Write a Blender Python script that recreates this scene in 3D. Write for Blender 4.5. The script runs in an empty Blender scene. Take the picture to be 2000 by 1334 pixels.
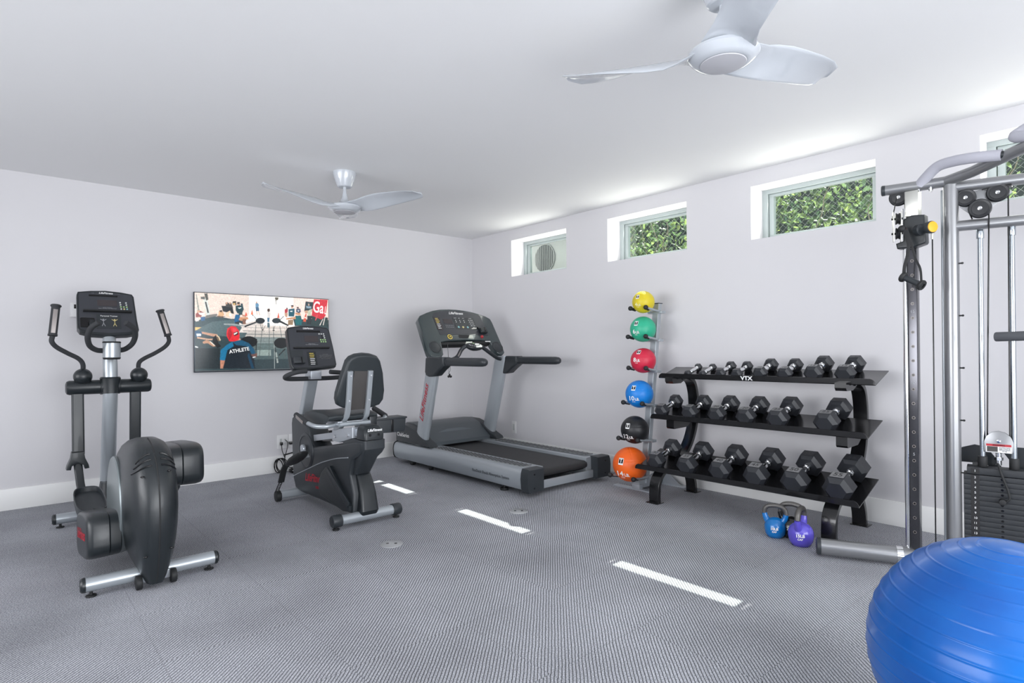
import bpy, bmesh, math, random
import numpy as np
from mathutils import Vector, Matrix
random.seed(7)
C = bpy.context.scene.collection
PI = math.pi

# ------------------------------------------------------------------ materials
def _nt(name):
    m = bpy.data.materials.new(name); m.use_nodes = True
    nt = m.node_tree; b = nt.nodes['Principled BSDF']
    return m, nt, b

def mat(name, col, rough=.5, metal=0., bump=0., scale=60., var=0., coat=0., spec=.5):
    """principled surface with a little procedural unevenness"""
    m, nt, b = _nt(name)
    b.inputs['Base Color'].default_value = (*col, 1)
    b.inputs['Roughness'].default_value = rough
    b.inputs['Metallic'].default_value = metal
    b.inputs['Specular IOR Level'].default_value = spec
    b.inputs['Coat Weight'].default_value = coat
    tc = nt.nodes.new('ShaderNodeTexCoord'); n = nt.nodes.new('ShaderNodeTexNoise')
    n.inputs['Scale'].default_value = scale; n.inputs['Detail'].default_value = 3
    nt.links.new(tc.outputs['Object'], n.inputs['Vector'])
    if var:
        r = nt.nodes.new('ShaderNodeMapRange')
        r.inputs['To Min'].default_value = 1 - var; r.inputs['To Max'].default_value = 1 + var
        mx = nt.nodes.new('ShaderNodeVectorMath'); mx.operation = 'SCALE'
        mx.inputs[0].default_value = col
        nt.links.new(n.outputs['Fac'], r.inputs['Value']); nt.links.new(r.outputs['Result'], mx.inputs['Scale'])
        nt.links.new(mx.outputs['Vector'], b.inputs['Base Color'])
    if bump:
        bp = nt.nodes.new('ShaderNodeBump'); bp.inputs['Strength'].default_value = bump
        bp.inputs['Distance'].default_value = .002
        nt.links.new(n.outputs['Fac'], bp.inputs['Height']); nt.links.new(bp.outputs['Normal'], b.inputs['Normal'])
    return m

def emis(name, col, s):
    m, nt, b = _nt(name)
    b.inputs['Base Color'].default_value = (*col, 1)
    b.inputs['Emission Color'].default_value = (*col, 1)
    b.inputs['Emission Strength'].default_value = s
    return m

def lin(h):
    h = h.lstrip('#'); v = [int(h[i:i + 2], 16) / 255 for i in (0, 2, 4)]
    return tuple(x / 12.92 if x <= .04045 else ((x + .055) / 1.055) ** 2.4 for x in v)

M = {}
M['wall'] = mat('wall_paint', (.69, .68, .70), .62, bump=.12, scale=90)
M['ceil'] = mat('ceiling_paint', (.86, .86, .865), .8, bump=.1, scale=70)
M['trim'] = mat('trim_paint', (.88, .88, .87), .38, bump=.03, scale=20)
M['winframe'] = mat('window_frame_paint', (.40, .45, .45), .4)
M['silver'] = mat('silver_powder_coat', (.43, .465, .495), .33, .5, bump=.03, scale=400)
M['silver2'] = mat('frame_steel_paint', (.30, .305, .315), .3, .7, bump=.02, scale=300)
M['alu'] = mat('brushed_aluminium', (.50, .53, .57), .35, .6, bump=.04, scale=300)
M['chrome'] = mat('chrome', (.78, .79, .80), .12, 1.0)
M['zinc'] = mat('zinc_plate', (.62, .62, .58), .3, .9)
M['plastic'] = mat('charcoal_plastic', (.012, .016, .019), .33, bump=.25, scale=700, coat=.1)
M['plastic2'] = mat('grey_plastic', (.027, .032, .037), .40, bump=.2, scale=700)
M['panel'] = mat('console_panel', (.040, .043, .052), .35, bump=.05, scale=500)
M['panelg'] = mat('treadmill_panel', (.040, .055, .058), .2, bump=.03, scale=500, coat=.4)
M['rubber'] = mat('black_rubber', (.012, .013, .014), .6, bump=.15, scale=500)
M['foamk'] = mat('dark_foam', (.03, .032, .036), .75, bump=.5, scale=900)
M['foamg'] = mat('grey_foam_sleeve', (.47, .47, .53), .8, bump=.5, scale=600, var=.08)
M['gripg'] = mat('grip_sensor', (.30, .27, .26), .4, .4)
M['rack'] = mat('rack_black_enamel', (.006, .006, .007), .24, bump=.06, scale=250, coat=.3)
M['hex'] = mat('urethane_black', (.022, .024, .029), .38, bump=.3, scale=500, var=.1)
M['hexsheen'] = mat('hex_label_sheen', (.27, .27, .275), .5, .2, bump=.2, scale=600)  # number plate grey with the sky's reflection painted into it
M['embos'] = mat('embossed_numerals', (.05, .05, .053), .5)
M['belt'] = mat('running_belt', (.022, .022, .023), .55, bump=.6, scale=900, var=.15)
M['strip'] = mat('side_rail_grip', (.26, .27, .28), .5, bump=.1, scale=300)
M['screen'] = mat('dark_lcd', (.05, .042, .045), .25)
M['black'] = mat('black_gloss', (.004, .004, .005), .2)
M['white'] = mat('white_plastic', (.80, .80, .80), .3)
M['fan'] = mat('white_fan_gloss', (.54, .57, .61), .17, coat=.5)
M['whitetxt'] = mat('white_print', (.85, .85, .85), .5)
M['greytxt'] = mat('grey_print', (.35, .36, .38), .5)
M['dimtxt'] = mat('dim_print', (.17, .175, .18), .5)
M['redtxt'] = mat('red_print', (.48, .012, .03), .4)
M['darktxt'] = mat('dark_print', (.08, .09, .1), .4)
M['yel'] = mat('knob_yellow', (.90, .42, .02), .4)
M['yelp'] = mat('yellow_print', (.80, .62, .12), .4)
M['redp'] = mat('red_plastic', (.45, .03, .04), .35)
M['green'] = mat('green_button', (.35, .55, .25), .4)
M['paleb'] = mat('pale_button', (.55, .57, .56), .4)
M['amber'] = mat('amber_button', (.65, .55, .25), .4)
M['teal'] = mat('teal_button', (.25, .48, .50), .4)
M['vinyl'] = mat('vinyl_back', (.020, .026, .030), .42, bump=.35, scale=350)
M['brownpan'] = mat('brown_grey_backing', (.06, .055, .053), .6, bump=.2, scale=300)
M['cast'] = mat('cast_iron_handle', (.13, .125, .12), .38, .6, bump=.4, scale=200)
M['floorbox'] = mat('floor_socket_steel', (.55, .56, .57), .35, .5)
M['stack'] = mat('weight_plate_black', (.018, .021, .025), .5, bump=.3, scale=300)
M['adhesive'] = mat('number_strip', (.008, .008, .009), .5)
M['tvframe'] = mat('tv_bezel', (.03, .04, .055), .3, .4)
M['ac'] = mat('ac_casing', (.42, .43, .42), .45)
M['acg'] = mat('ac_grille_dark', (.10, .11, .11), .6)
M['wire'] = mat('galvanised_wire', (.55, .58, .57), .4, .5)
M['branch'] = mat('vine_branch', (.35, .29, .22), .8)
M['soil'] = mat('outside_ground', (.55, .55, .50), .9, bump=.3, scale=8, var=.1)
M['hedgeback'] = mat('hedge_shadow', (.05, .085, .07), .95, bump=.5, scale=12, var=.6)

def ballmat(name, col, rough=.42):
    return mat(name, col, rough, bump=.2, scale=260, var=.03)

def gymball_mat():
    m, nt, b = _nt('blue_pvc')
    b.inputs['Base Color'].default_value = (.004, .10, .50, 1)
    b.inputs['Roughness'].default_value = .30
    b.inputs['Coat Weight'].default_value = .22; b.inputs['Coat Roughness'].default_value = .12; b.inputs['Specular IOR Level'].default_value = .35
    tc = nt.nodes.new('ShaderNodeTexCoord'); n = nt.nodes.new('ShaderNodeTexNoise')
    n.inputs['Scale'].default_value = 4; n.inputs['Detail'].default_value = 6
    cr = nt.nodes.new('ShaderNodeValToRGB')
    cr.color_ramp.elements[0].color = (.0, .080, .36, 1); cr.color_ramp.elements[0].position = .3
    cr.color_ramp.elements[1].color = (.0, .135, .50, 1); cr.color_ramp.elements[1].position = .75
    nt.links.new(tc.outputs['Object'], n.inputs['Vector']); nt.links.new(n.outputs['Fac'], cr.inputs['Fac'])
    nt.links.new(cr.outputs['Color'], b.inputs['Base Color'])
    return m

def carpet_mat():
    m, nt, b = _nt('ribbed_carpet_tile')
    N = nt.nodes; L = nt.links
    b.inputs['Roughness'].default_value = .95; b.inputs['Specular IOR Level'].default_value = .1
    tc = N.new('ShaderNodeTexCoord')
    mp = N.new('ShaderNodeMapping'); mp.inputs['Rotation'].default_value = (0, 0, math.radians(-44.9))
    L.new(tc.outputs['Object'], mp.inputs['Vector'])
    sp = N.new('ShaderNodeSeparateXYZ'); L.new(mp.outputs['Vector'], sp.inputs['Vector'])
    # wobble
    nz = N.new('ShaderNodeTexNoise'); nz.inputs['Scale'].default_value = 9; nz.inputs['Detail'].default_value = 1
    L.new(tc.outputs['Object'], nz.inputs['Vector'])
    w = N.new('ShaderNodeMath'); w.operation = 'MULTIPLY_ADD'; w.inputs[1].default_value = .006
    L.new(nz.outputs['Fac'], w.inputs[0]); L.new(sp.outputs['Y'], w.inputs[2])
    f0 = N.new('ShaderNodeMath'); f0.operation = 'MULTIPLY'; f0.inputs[1].default_value = 2 * PI / .0135
    L.new(w.outputs[0], f0.inputs[0])
    tv = N.new('ShaderNodeMapping'); tv.inputs['Location'].default_value = (4.667, 7.315, 0); tv.inputs['Scale'].default_value = (1 / .54, 1 / .54, 0)
    L.new(tc.outputs['Object'], tv.inputs['Vector'])
    fl = N.new('ShaderNodeVectorMath'); fl.operation = 'FLOOR'; L.new(tv.outputs['Vector'], fl.inputs[0])
    wn_ = N.new('ShaderNodeTexWhiteNoise'); wn_.noise_dimensions = '2D'; L.new(fl.outputs['Vector'], wn_.inputs['Vector'])
    f = N.new('ShaderNodeMath'); f.operation = 'MULTIPLY_ADD'; f.inputs[1].default_value = 6.28
    L.new(wn_.outputs['Value'], f.inputs[0]); L.new(f0.outputs[0], f.inputs[2])
    s = N.new('ShaderNodeMath'); s.operation = 'SINE'; L.new(f.outputs[0], s.inputs[0])
    rib = N.new('ShaderNodeMapRange'); rib.inputs['From Min'].default_value = -1; rib.inputs['From Max'].default_value = -.35
    rib.interpolation_type = 'SMOOTHSTEP'; L.new(s.outputs[0], rib.inputs['Value'])
    # heather speckle, coarse along the rib
    mp2 = N.new('ShaderNodeMapping'); mp2.inputs['Rotation'].default_value = (0, 0, math.radians(-44.9))
    mp2.inputs['Scale'].default_value = (1, 1, 1); L.new(tc.outputs['Object'], mp2.inputs['Vector'])
    n1 = N.new('ShaderNodeTexNoise'); n1.inputs['Scale'].default_value = 190; n1.inputs['Detail'].default_value = 2
    L.new(mp2.outputs['Vector'], n1.inputs['Vector'])
    n2 = N.new('ShaderNodeTexNoise'); n2.inputs['Scale'].default_value = 1.3; n2.inputs['Detail'].default_value = 4
    L.new(tc.outputs['Object'], n2.inputs['Vector'])
    cr = N.new('ShaderNodeValToRGB')
    cr.color_ramp.elements[0].color = (.20, .21, .24, 1); cr.color_ramp.elements[0].position = .30
    cr.color_ramp.elements[1].color = (.66, .67, .71, 1); cr.color_ramp.elements[1].position = .70
    L.new(n1.outputs['Fac'], cr.inputs['Fac'])
    br = N.new('ShaderNodeMapRange'); br.inputs['To Min'].default_value = .80; br.inputs['To Max'].default_value = 1.18
    br.inputs['From Min'].default_value = .3; br.inputs['From Max'].default_value = .7
    L.new(n2.outputs['Fac'], br.inputs['Value'])
    # tile seams
    ts = []
    sx = N.new('ShaderNodeSeparateXYZ'); L.new(tc.outputs['Object'], sx.inputs['Vector'])
    for ax, off in (('X', 2.52), ('Y', 3.95)):
        a = N.new('ShaderNodeMath'); a.operation = 'ADD'; a.inputs[1].default_value = off + 10 * .54
        L.new(sx.outputs[ax], a.inputs[0])
        d = N.new('ShaderNodeMath'); d.operation = 'PINGPONG'; d.inputs[1].default_value = .27
        L.new(a.outputs[0], d.inputs[0]); ts.append(d)
    mn = N.new('ShaderNodeMath'); mn.operation = 'MINIMUM'
    L.new(ts[0].outputs[0], mn.inputs[0]); L.new(ts[1].outputs[0], mn.inputs[1])
    seam = N.new('ShaderNodeMapRange'); seam.inputs['From Min'].default_value = .0008; seam.inputs['From Max'].default_value = .003
    seam.inputs['To Min'].default_value = .82
    L.new(mn.outputs[0], seam.inputs['Value'])
    dk = N.new('ShaderNodeMapRange'); dk.inputs['To Min'].default_value = .22; dk.inputs['To Max'].default_value = 1
    L.new(rib.outputs['Result'], dk.inputs['Value'])
    m1 = N.new('ShaderNodeMath'); m1.operation = 'MULTIPLY'; L.new(dk.outputs['Result'], m1.inputs[0]); L.new(br.outputs['Result'], m1.inputs[1])
    m2 = N.new('ShaderNodeMath'); m2.operation = 'MULTIPLY'; L.new(m1.outputs[0], m2.inputs[0]); L.new(seam.outputs['Result'], m2.inputs[1])
    sc = N.new('ShaderNodeVectorMath'); sc.operation = 'SCALE'
    L.new(cr.outputs['Color'], sc.inputs[0]); L.new(m2.outputs[0], sc.inputs['Scale'])
    L.new(sc.outputs['Vector'], b.inputs['Base Color'])
    hh = N.new('ShaderNodeMath'); hh.operation = 'MULTIPLY_ADD'; hh.inputs[1].default_value = .35
    L.new(n1.outputs['Fac'], hh.inputs[0]); L.new(rib.outputs['Result'], hh.inputs[2])
    bp = N.new('ShaderNodeBump'); bp.inputs['Strength'].default_value = .6; bp.inputs['Distance'].default_value = .002
    L.new(hh.outputs[0], bp.inputs['Height']); L.new(bp.outputs['Normal'], b.inputs['Normal'])
    return m

def glass_mat():
    m, nt, b = _nt('window_glass'); N = nt.nodes
    tr = N.new('ShaderNodeBsdfTransparent'); tr.inputs['Color'].default_value = (.93, .97, .96, 1)
    gl = N.new('ShaderNodeBsdfGlossy'); gl.inputs['Roughness'].default_value = .02
    mx = N.new('ShaderNodeMixShader'); mx.inputs['Fac'].default_value = .07
    nt.links.new(tr.outputs[0], mx.inputs[1]); nt.links.new(gl.outputs[0], mx.inputs[2])
    nt.links.new(mx.outputs[0], N['Material Output'].inputs['Surface'])
    return m

def leaf_mat():
    m, nt, b = _nt('vine_leaf'); N = nt.nodes; L = nt.links
    oi = N.new('ShaderNodeAttribute'); oi.attribute_name = 'tone'
    cr = N.new('ShaderNodeValToRGB'); e = cr.color_ramp.elements
    e[0].color = (.07, .13, .09, 1); e[0].position = 0
    e[1].color = (.44, .56, .17, 1); e[1].position = 1
    x = e.new(.5); x.color = (.17, .27, .12, 1)
    L.new(oi.outputs['Fac'], cr.inputs['Fac']); L.new(cr.outputs['Color'], b.inputs['Base Color'])
    b.inputs['Roughness'].default_value = .4
    tl = N.new('ShaderNodeBsdfTranslucent'); L.new(cr.outputs['Color'], tl.inputs['Color'])
    mx = N.new('ShaderNodeMixShader'); mx.inputs['Fac'].default_value = .45
    L.new(b.outputs[0], mx.inputs[1]); L.new(tl.outputs[0], mx.inputs[2])
    L.new(mx.outputs[0], N['Material Output'].inputs['Surface'])
    return m

def vcol_mat(name, rough=.25, em=.0):
    m, nt, b = _nt(name); N = nt.nodes
    a = N.new('ShaderNodeAttribute'); a.attribute_name = 'paint'
    nt.links.new(a.outputs['Color'], b.inputs['Base Color'])
    nt.links.new(a.outputs['Color'], b.inputs['Emission Color'])
    b.inputs['Emission Strength'].default_value = em
    b.inputs['Roughness'].default_value = rough
    return m

M['carpet'] = carpet_mat(); M['glass'] = glass_mat(); M['leaf'] = leaf_mat()
M['gymball'] = gymball_mat(); M['tv'] = vcol_mat('tv_picture', .2, .55)

# ------------------------------------------------------------------ mesh builder
def worldloc(o):
    v = Vector((0, 0, 0))
    while o is not None:
        v = v + o.location; o = o.parent
    return v

def catmull(P, n=6):
    P = [Vector(p) for p in P]
    if len(P) < 3: return P
    Q = [P[0] * 2 - P[1]] + P + [P[-1] * 2 - P[-2]]; out = []
    for i in range(1, len(Q) - 2):
        a, b, c, d = Q[i - 1], Q[i], Q[i + 1], Q[i + 2]
        for k in range(n):
            t = k / n
            out.append(.5 * ((2 * b) + (c - a) * t + (2 * a - 5 * b + 4 * c - d) * t * t + (3 * b - a - 3 * c + d) * t ** 3))
    out.append(P[-1]); return out

def rrect(w, h, r, n=5):
    """rounded rectangle centred on the origin"""
    r = min(r, w / 2 - 1e-5, h / 2 - 1e-5); o = []
    for cx, cy, a0 in ((w / 2 - r, h / 2 - r, 0), (-w / 2 + r, h / 2 - r, 90), (-w / 2 + r, -h / 2 + r, 180), (w / 2 - r, -h / 2 + r, 270)):
        for k in range(n + 1):
            a = math.radians(a0 + 90 * k / n); o.append((cx + r * math.cos(a), cy + r * math.sin(a)))
    return o

def circ(r, n=24, ry=None):
    return [(r * math.cos(2 * PI * k / n), (ry or r) * math.sin(2 * PI * k / n)) for k in range(n)]

def sellipse(a, b, p, n=32):
    o = []
    for k in range(n):
        t = 2 * PI * k / n; c, s = math.cos(t), math.sin(t)
        o.append((a * math.copysign(abs(c) ** (2 / p), c), b * math.copysign(abs(s) ** (2 / p), s)))
    return o

class MB:
    def __init__(s): s.bm = bmesh.new()
    def box(s, x0, x1, y0, y1, z0, z1, bev=0., seg=2, mi=0):
        t = bmesh.new(); bmesh.ops.create_cube(t, size=1)
        for v in t.verts:
            v.co = Vector(((x0 + x1) / 2 + v.co.x * (x1 - x0), (y0 + y1) / 2 + v.co.y * (y1 - y0), (z0 + z1) / 2 + v.co.z * (z1 - z0)))
        if bev: bmesh.ops.bevel(t, geom=t.edges[:], offset=bev, segments=seg, profile=.6, affect='EDGES')
        s._merge(t, mi); return s
    def obox(s, c, U, V, W, su, sv, sw, bev=0., seg=2, mi=0):
        t = bmesh.new(); bmesh.ops.create_cube(t, size=1)
        c, U, V, W = Vector(c), Vector(U).normalized(), Vector(V).normalized(), Vector(W).normalized()
        for v in t.verts: v.co = Vector((v.co.x * su, v.co.y * sv, v.co.z * sw))
        if bev: bmesh.ops.bevel(t, geom=t.edges[:], offset=bev, segments=seg, profile=.6, affect='EDGES')
        for v in t.verts: v.co = c + U * v.co.x + V * v.co.y + W * v.co.z
        s._merge(t, mi); return s
    def _merge(s, t, mi=0):
        bmesh.ops.recalc_face_normals(t, faces=t.faces[:])
        vm = {v: s.bm.verts.new(v.co) for v in t.verts}
        for f in t.faces:
            try:
                g = s.bm.faces.new([vm[v] for v in f.verts]); g.material_index = mi
            except ValueError: pass
        t.free()
    def loft(s, rings, cap=True, mi=0, close=False):
        t = bmesh.new(); R = [[t.verts.new(Vector(p)) for p in r] for r in rings]; n = len(R[0])
        m = len(R)
        for i in range(m if close else m - 1):
            A, B = R[i], R[(i + 1) % m]
            for k in range(n): t.faces.new((A[k], A[(k + 1) % n], B[(k + 1) % n], B[k]))
        if cap and not close:
            t.faces.new(list(reversed(R[0]))); t.faces.new(R[-1])
        s._merge(t, mi); return s
    def tube(s, P, r, n=16, smooth=0, close=False, cap=True, flat=1., mi=0, up=None):
        """pipe through points; r a number or one per point; flat = height over width"""
        P = [Vector(p) for p in P]
        if smooth:
            if isinstance(r, (list, tuple)):
                m = len(P); r2 = []
                for i in range(m - 1):
                    for k in range(smooth): r2.append(r[i] + (r[i + 1] - r[i]) * k / smooth)
                r = r2 + [r[-1]]
            P = catmull(P, smooth)
        if not isinstance(r, (list, tuple)): r = [r] * len(P)
        m = len(P); T = []
        for i in range(m):
            a = P[(i - 1) % m] if close else P[max(i - 1, 0)]; b = P[(i + 1) % m] if close else P[min(i + 1, m - 1)]
            T.append((b - a).normalized())
        if up is None:
            up = Vector((0, 0, 1)) if abs(T[0].z) < .9 else Vector((0, 1, 0))
        else: up = Vector(up)
        N = (up - T[0] * up.dot(T[0])).normalized(); rings = []
        for i in range(m):
            N = (N - T[i] * N.dot(T[i])).normalized(); B = T[i].cross(N)
            rings.append([P[i] + N * (r[i] * flat * math.cos(2 * PI * k / n)) + B * (r[i] * math.sin(2 * PI * k / n)) for k in range(n)])
        return s.loft(rings, cap=cap, close=close, mi=mi)
    def bar(s, P, prof, up=(0, 0, 1), smooth=0, mi=0):
        """sweep a 2-D profile (list of (a,b)); a along side, b along up"""
        P = [Vector(p) for p in P]
        if smooth: P = catmull(P, smooth)
        up = Vector(up); rings = []; m = len(P)
        for i in range(m):
            T = (P[min(i + 1, m - 1)] - P[max(i - 1, 0)]).normalized()
            N = (up - T * up.dot(T)).normalized(); B = T.cross(N)
            rings.append([P[i] + B * a + N * b for a, b in prof])
        return s.loft(rings, mi=mi)
    def prism(s, poly, o, U, V, d, bev=0., seg=2, mi=0):
        """polygon (u,v) in the plane at o, thickness d along U x V (front) backwards"""
        o, U, V = Vector(o), Vector(U).normalized(), Vector(V).normalized(); W = U.cross(V)
        t = bmesh.new(); a = [t.verts.new(Vector((u, v, 0))) for u, v in poly]; b = [t.verts.new(Vector((u, v, -d))) for u, v in poly]
        n = len(poly); f = t.faces.new(a); t.faces.new(list(reversed(b)))
        for k in range(n): t.faces.new((a[(k + 1) % n], a[k], b[k], b[(k + 1) % n]))
        bmesh.ops.recalc_face_normals(t, faces=t.faces[:])
        if bev:
            E = [e for e in t.edges if abs(e.verts[0].co.z - e.verts[1].co.z) < 1e-6]
            bmesh.ops.bevel(t, geom=E, offset=bev, segments=seg, profile=.6, affect='EDGES')
        for v in t.verts: v.co = o + U * v.co.x + V * v.co.y + W * v.co.z
        s._merge(t, mi); return s
    def lathe(s, prof, c, axis=(0, 0, 1), n=32, mi=0):
        """prof = [(r, h)...] along axis from c"""
        A = Vector(axis).normalized(); X = A.orthogonal().normalized(); Y = A.cross(X); c = Vector(c)
        rings = [[c + A * h + (X * math.cos(2 * PI * k / n) + Y * math.sin(2 * PI * k / n)) * max(r, 1e-4) for k in range(n)] for r, h in prof]
        return s.loft(rings, mi=mi)
    def cyl(s, a, b, r, n=24, r2=None, bev=0., mi=0):
        a, b = Vector(a), Vector(b); L = (b - a).length; r2 = r if r2 is None else r2
        pr = [(r, 0), (r2, L)] if not bev else [(r - bev, 0), (r - bev * .3, bev * .3), (r, bev), (r2, L - bev), (r2 - bev * .3, L - bev * .3), (r2 - bev, L)]
        return s.lathe(pr, a, b - a, n, mi)
    def ball(s, c, r, n=24, m=14, sc=(1, 1, 1), mi=0):
        c = Vector(c)
        rings = [[c + Vector((r * sc[0] * math.sin(PI * i / m) * math.cos(2 * PI * k / n), r * sc[1] * math.sin(PI * i / m) * math.sin(2 * PI * k / n), -r * sc[2] * math.cos(PI * i / m))) for k in range(n)] for i in range(1, m)]
        return s.loft(rings, mi=mi)
    def build(s, name, mats, parent=None, sharp=32, kind=None):
        o0 = worldloc(parent) if parent is not None else Vector((0, 0, 0))
        for v in s.bm.verts: v.co -= o0
        s.bm.normal_update()
        for e in s.bm.edges:
            if len(e.link_faces) == 2:
                e.smooth = e.calc_face_angle(0) < math.radians(sharp)
        for f in s.bm.faces: f.smooth = True
        me = bpy.data.meshes.new(name); s.bm.to_mesh(me); s.bm.free()
        if not isinstance(mats, (list, tuple)): mats = [mats]
        for m in mats: me.materials.append(m)
        o = bpy.data.objects.new(name, me); C.objects.link(o)
        if parent is not None: o.parent = parent
        if kind: o['kind'] = kind
        return o

def tag(o, label, cat, group=None, kind=None):
    o['label'] = label; o['category'] = cat
    if group: o['group'] = group
    if kind: o['kind'] = kind
    return o

def thing(name, loc, label, cat, group=None):
    o = bpy.data.objects.new(name, None); C.objects.link(o); o.location = loc
    o.empty_display_size = .1
    return tag(o, label, cat, group)

def text(s, o, U, V, size, m, parent, name='lettering', align='CENTER', shear=0., ext=.0006, bold=0., sx=1.):
    """lettering: o = centre, U = reading direction, V = up"""
    cu = bpy.data.curves.new(name, 'FONT'); cu.body = s; cu.size = size; cu.align_x = align; cu.align_y = 'CENTER'
    cu.extrude = ext; cu.shear = shear; cu.offset = bold; cu.resolution_u = 4
    cu.materials.append(m)
    tmp = bpy.data.objects.new(name, cu)
    me = bpy.data.meshes.new_from_object(tmp); me.name = name
    bpy.data.objects.remove(tmp); bpy.data.curves.remove(cu)
    if not me.materials: me.materials.append(m)
    ob = bpy.data.objects.new(name, me); C.objects.link(ob)
    U, V = Vector(U).normalized(), Vector(V).normalized(); V = (V - U * V.dot(U)).normalized(); W = U.cross(V)
    R = Matrix((U * sx, V, W)).transposed().to_4x4()
    p0 = worldloc(parent) if parent is not None else Vector((0, 0, 0))
    if parent is not None: ob.parent = parent
    ob.matrix_local = Matrix.Translation(Vector(o) - p0) @ R
    return ob

class Plane:
    """flat panel frame given by y as a linear function of z (x runs right, V up the panel, W towards the user)"""
    def __init__(s, y0, z0, k):
        s.y0, s.z0, s.k = y0, z0, k; s.U = Vector((1, 0, 0)); s.V = Vector((0, k, 1)).normalized(); s.W = s.U.cross(s.V)
    def p(s, x, z, d=0.): return Vector((x, s.y0 + s.k * (z - s.z0), z)) + s.W * d
    def poly(s, pts): return [(x, (z - s.z0) * math.sqrt(1 + s.k ** 2)) for x, z in pts]
    def org(s, d=0.): return s.p(0, s.z0, d)

M['discgrey'] = mat('disc_grey', (.20, .23, .24), .3, .4)
M['hexnum'] = mat('dark_numerals', (.06, .06, .064), .5)
M['motorh'] = mat('hood_grey', (.075, .088, .097), .35, bump=.05, scale=400)
M['greyramp'] = mat('hood_ramp_grey', (.13, .15, .165), .3, .2, bump=.05, scale=400)
M['palet'] = mat('pale_yellow_print', (.9, .86, .45), .5)
M['darkchrome'] = mat('dark_chrome', (.10, .10, .11), .18, .9)
M['holering'] = mat('hole_ring', (.22, .20, .19), .4, .6)
M['pulley'] = mat('pulley_nylon', (.014, .015, .018), .35, bump=.05, scale=300)
M['chromed'] = mat('guide_rod_steel', (.42, .46, .50), .2, 1.0)
M['foamk2'] = mat('grey_vinyl_roller', (.085, .09, .10), .6, bump=.2, scale=500)
# ------------------------------------------------------------------ the room (metres; corner of the two seen walls at the origin)
H = 2.676; XW, YW = -8.2, -9.6
MB().box(XW - .2, .3, YW - .2, .2, -.12, 0).build('floor', M['carpet'], kind='structure')
MB().box(XW - .2, .3, YW - .2, .2, H, H + .15).build('ceiling', M['ceil'], kind='structure')
MB().box(XW - .2, 0, 0, .2, 0, H).build('wall_left', M['wall'], kind='structure')
WZ0, WZ1 = 2.112, 2.547
WINS = [(-.785, -1.692), (-2.265, -3.171), (-3.766, -4.672), (-5.252, -6.16), (-6.75, -7.66)]
wr = MB().box(0, .3, YW, .2, 0, WZ0).box(0, .3, YW, .2, WZ1, H)
ys = [.2] + [v for w in WINS for v in w] + [YW]
for i in range(0, len(ys), 2): wr.box(0, .3, ys[i + 1], ys[i], WZ0, WZ1)
wr.build('wall_right', M['wall'], kind='structure')
MB().box(XW - .2, XW, YW, 0, 0, H).build('wall_far', M['wall'], kind='structure')
wb = MB().box(XW, 0, YW - .2, YW, 2.25, H).box(-1.2, 0, YW - .2, YW, 0, 2.25).box(XW, -7.4, YW - .2, YW, 0, 2.25)
wb.build('wall_back', M['wall'], kind='structure')
MB().box(XW, -.014, -.014, 0, 0, .168, bev=.003).build('baseboard_left', M['trim'], kind='structure')
MB().box(-.014, 0, YW, 0, 0, .168, bev=.003).build('baseboard_right', M['trim'], kind='structure')
for i, (a, b) in enumerate(WINS):
    x0, x1, f = .2, .28, .052
    w = MB()
    # fixed outer frame: wide head, slim sides
    w.box(x0, x1, b, a, WZ1 - .036, WZ1, .002).box(x0, x1, b, a, WZ0, WZ0 + .02, .002)
    w.box(x0, x1, a - .045, a, WZ0 + .02, WZ1 - .036, .001).box(x0, x1, b, b + .045, WZ0 + .02, WZ1 - .036, .001)
    ob = w.build('window_%d' % (i + 1), M['winframe'], kind='structure')
    s = MB(); y1, y0, z0, z1 = a - .05, b + .05, WZ0 + .022, WZ1 - .038
    for A in ((y0, y1, z1 - .022, z1), (y0, y1, z0, z0 + .034), (y1 - .038, y1, z0 + .034, z1 - .022), (y0, y0 + .038, z0 + .034, z1 - .022)):
        s.box(x0 + .018, x0 + .06, A[0], A[1], A[2], A[3], .003)
    s.build('sash', M['winframe'], ob)
    MB().box(x0 + .035, x0 + .041, y0 + .03, y1 - .03, z0 + .03, z1 - .03).build('pane', M['glass'], ob)

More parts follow.
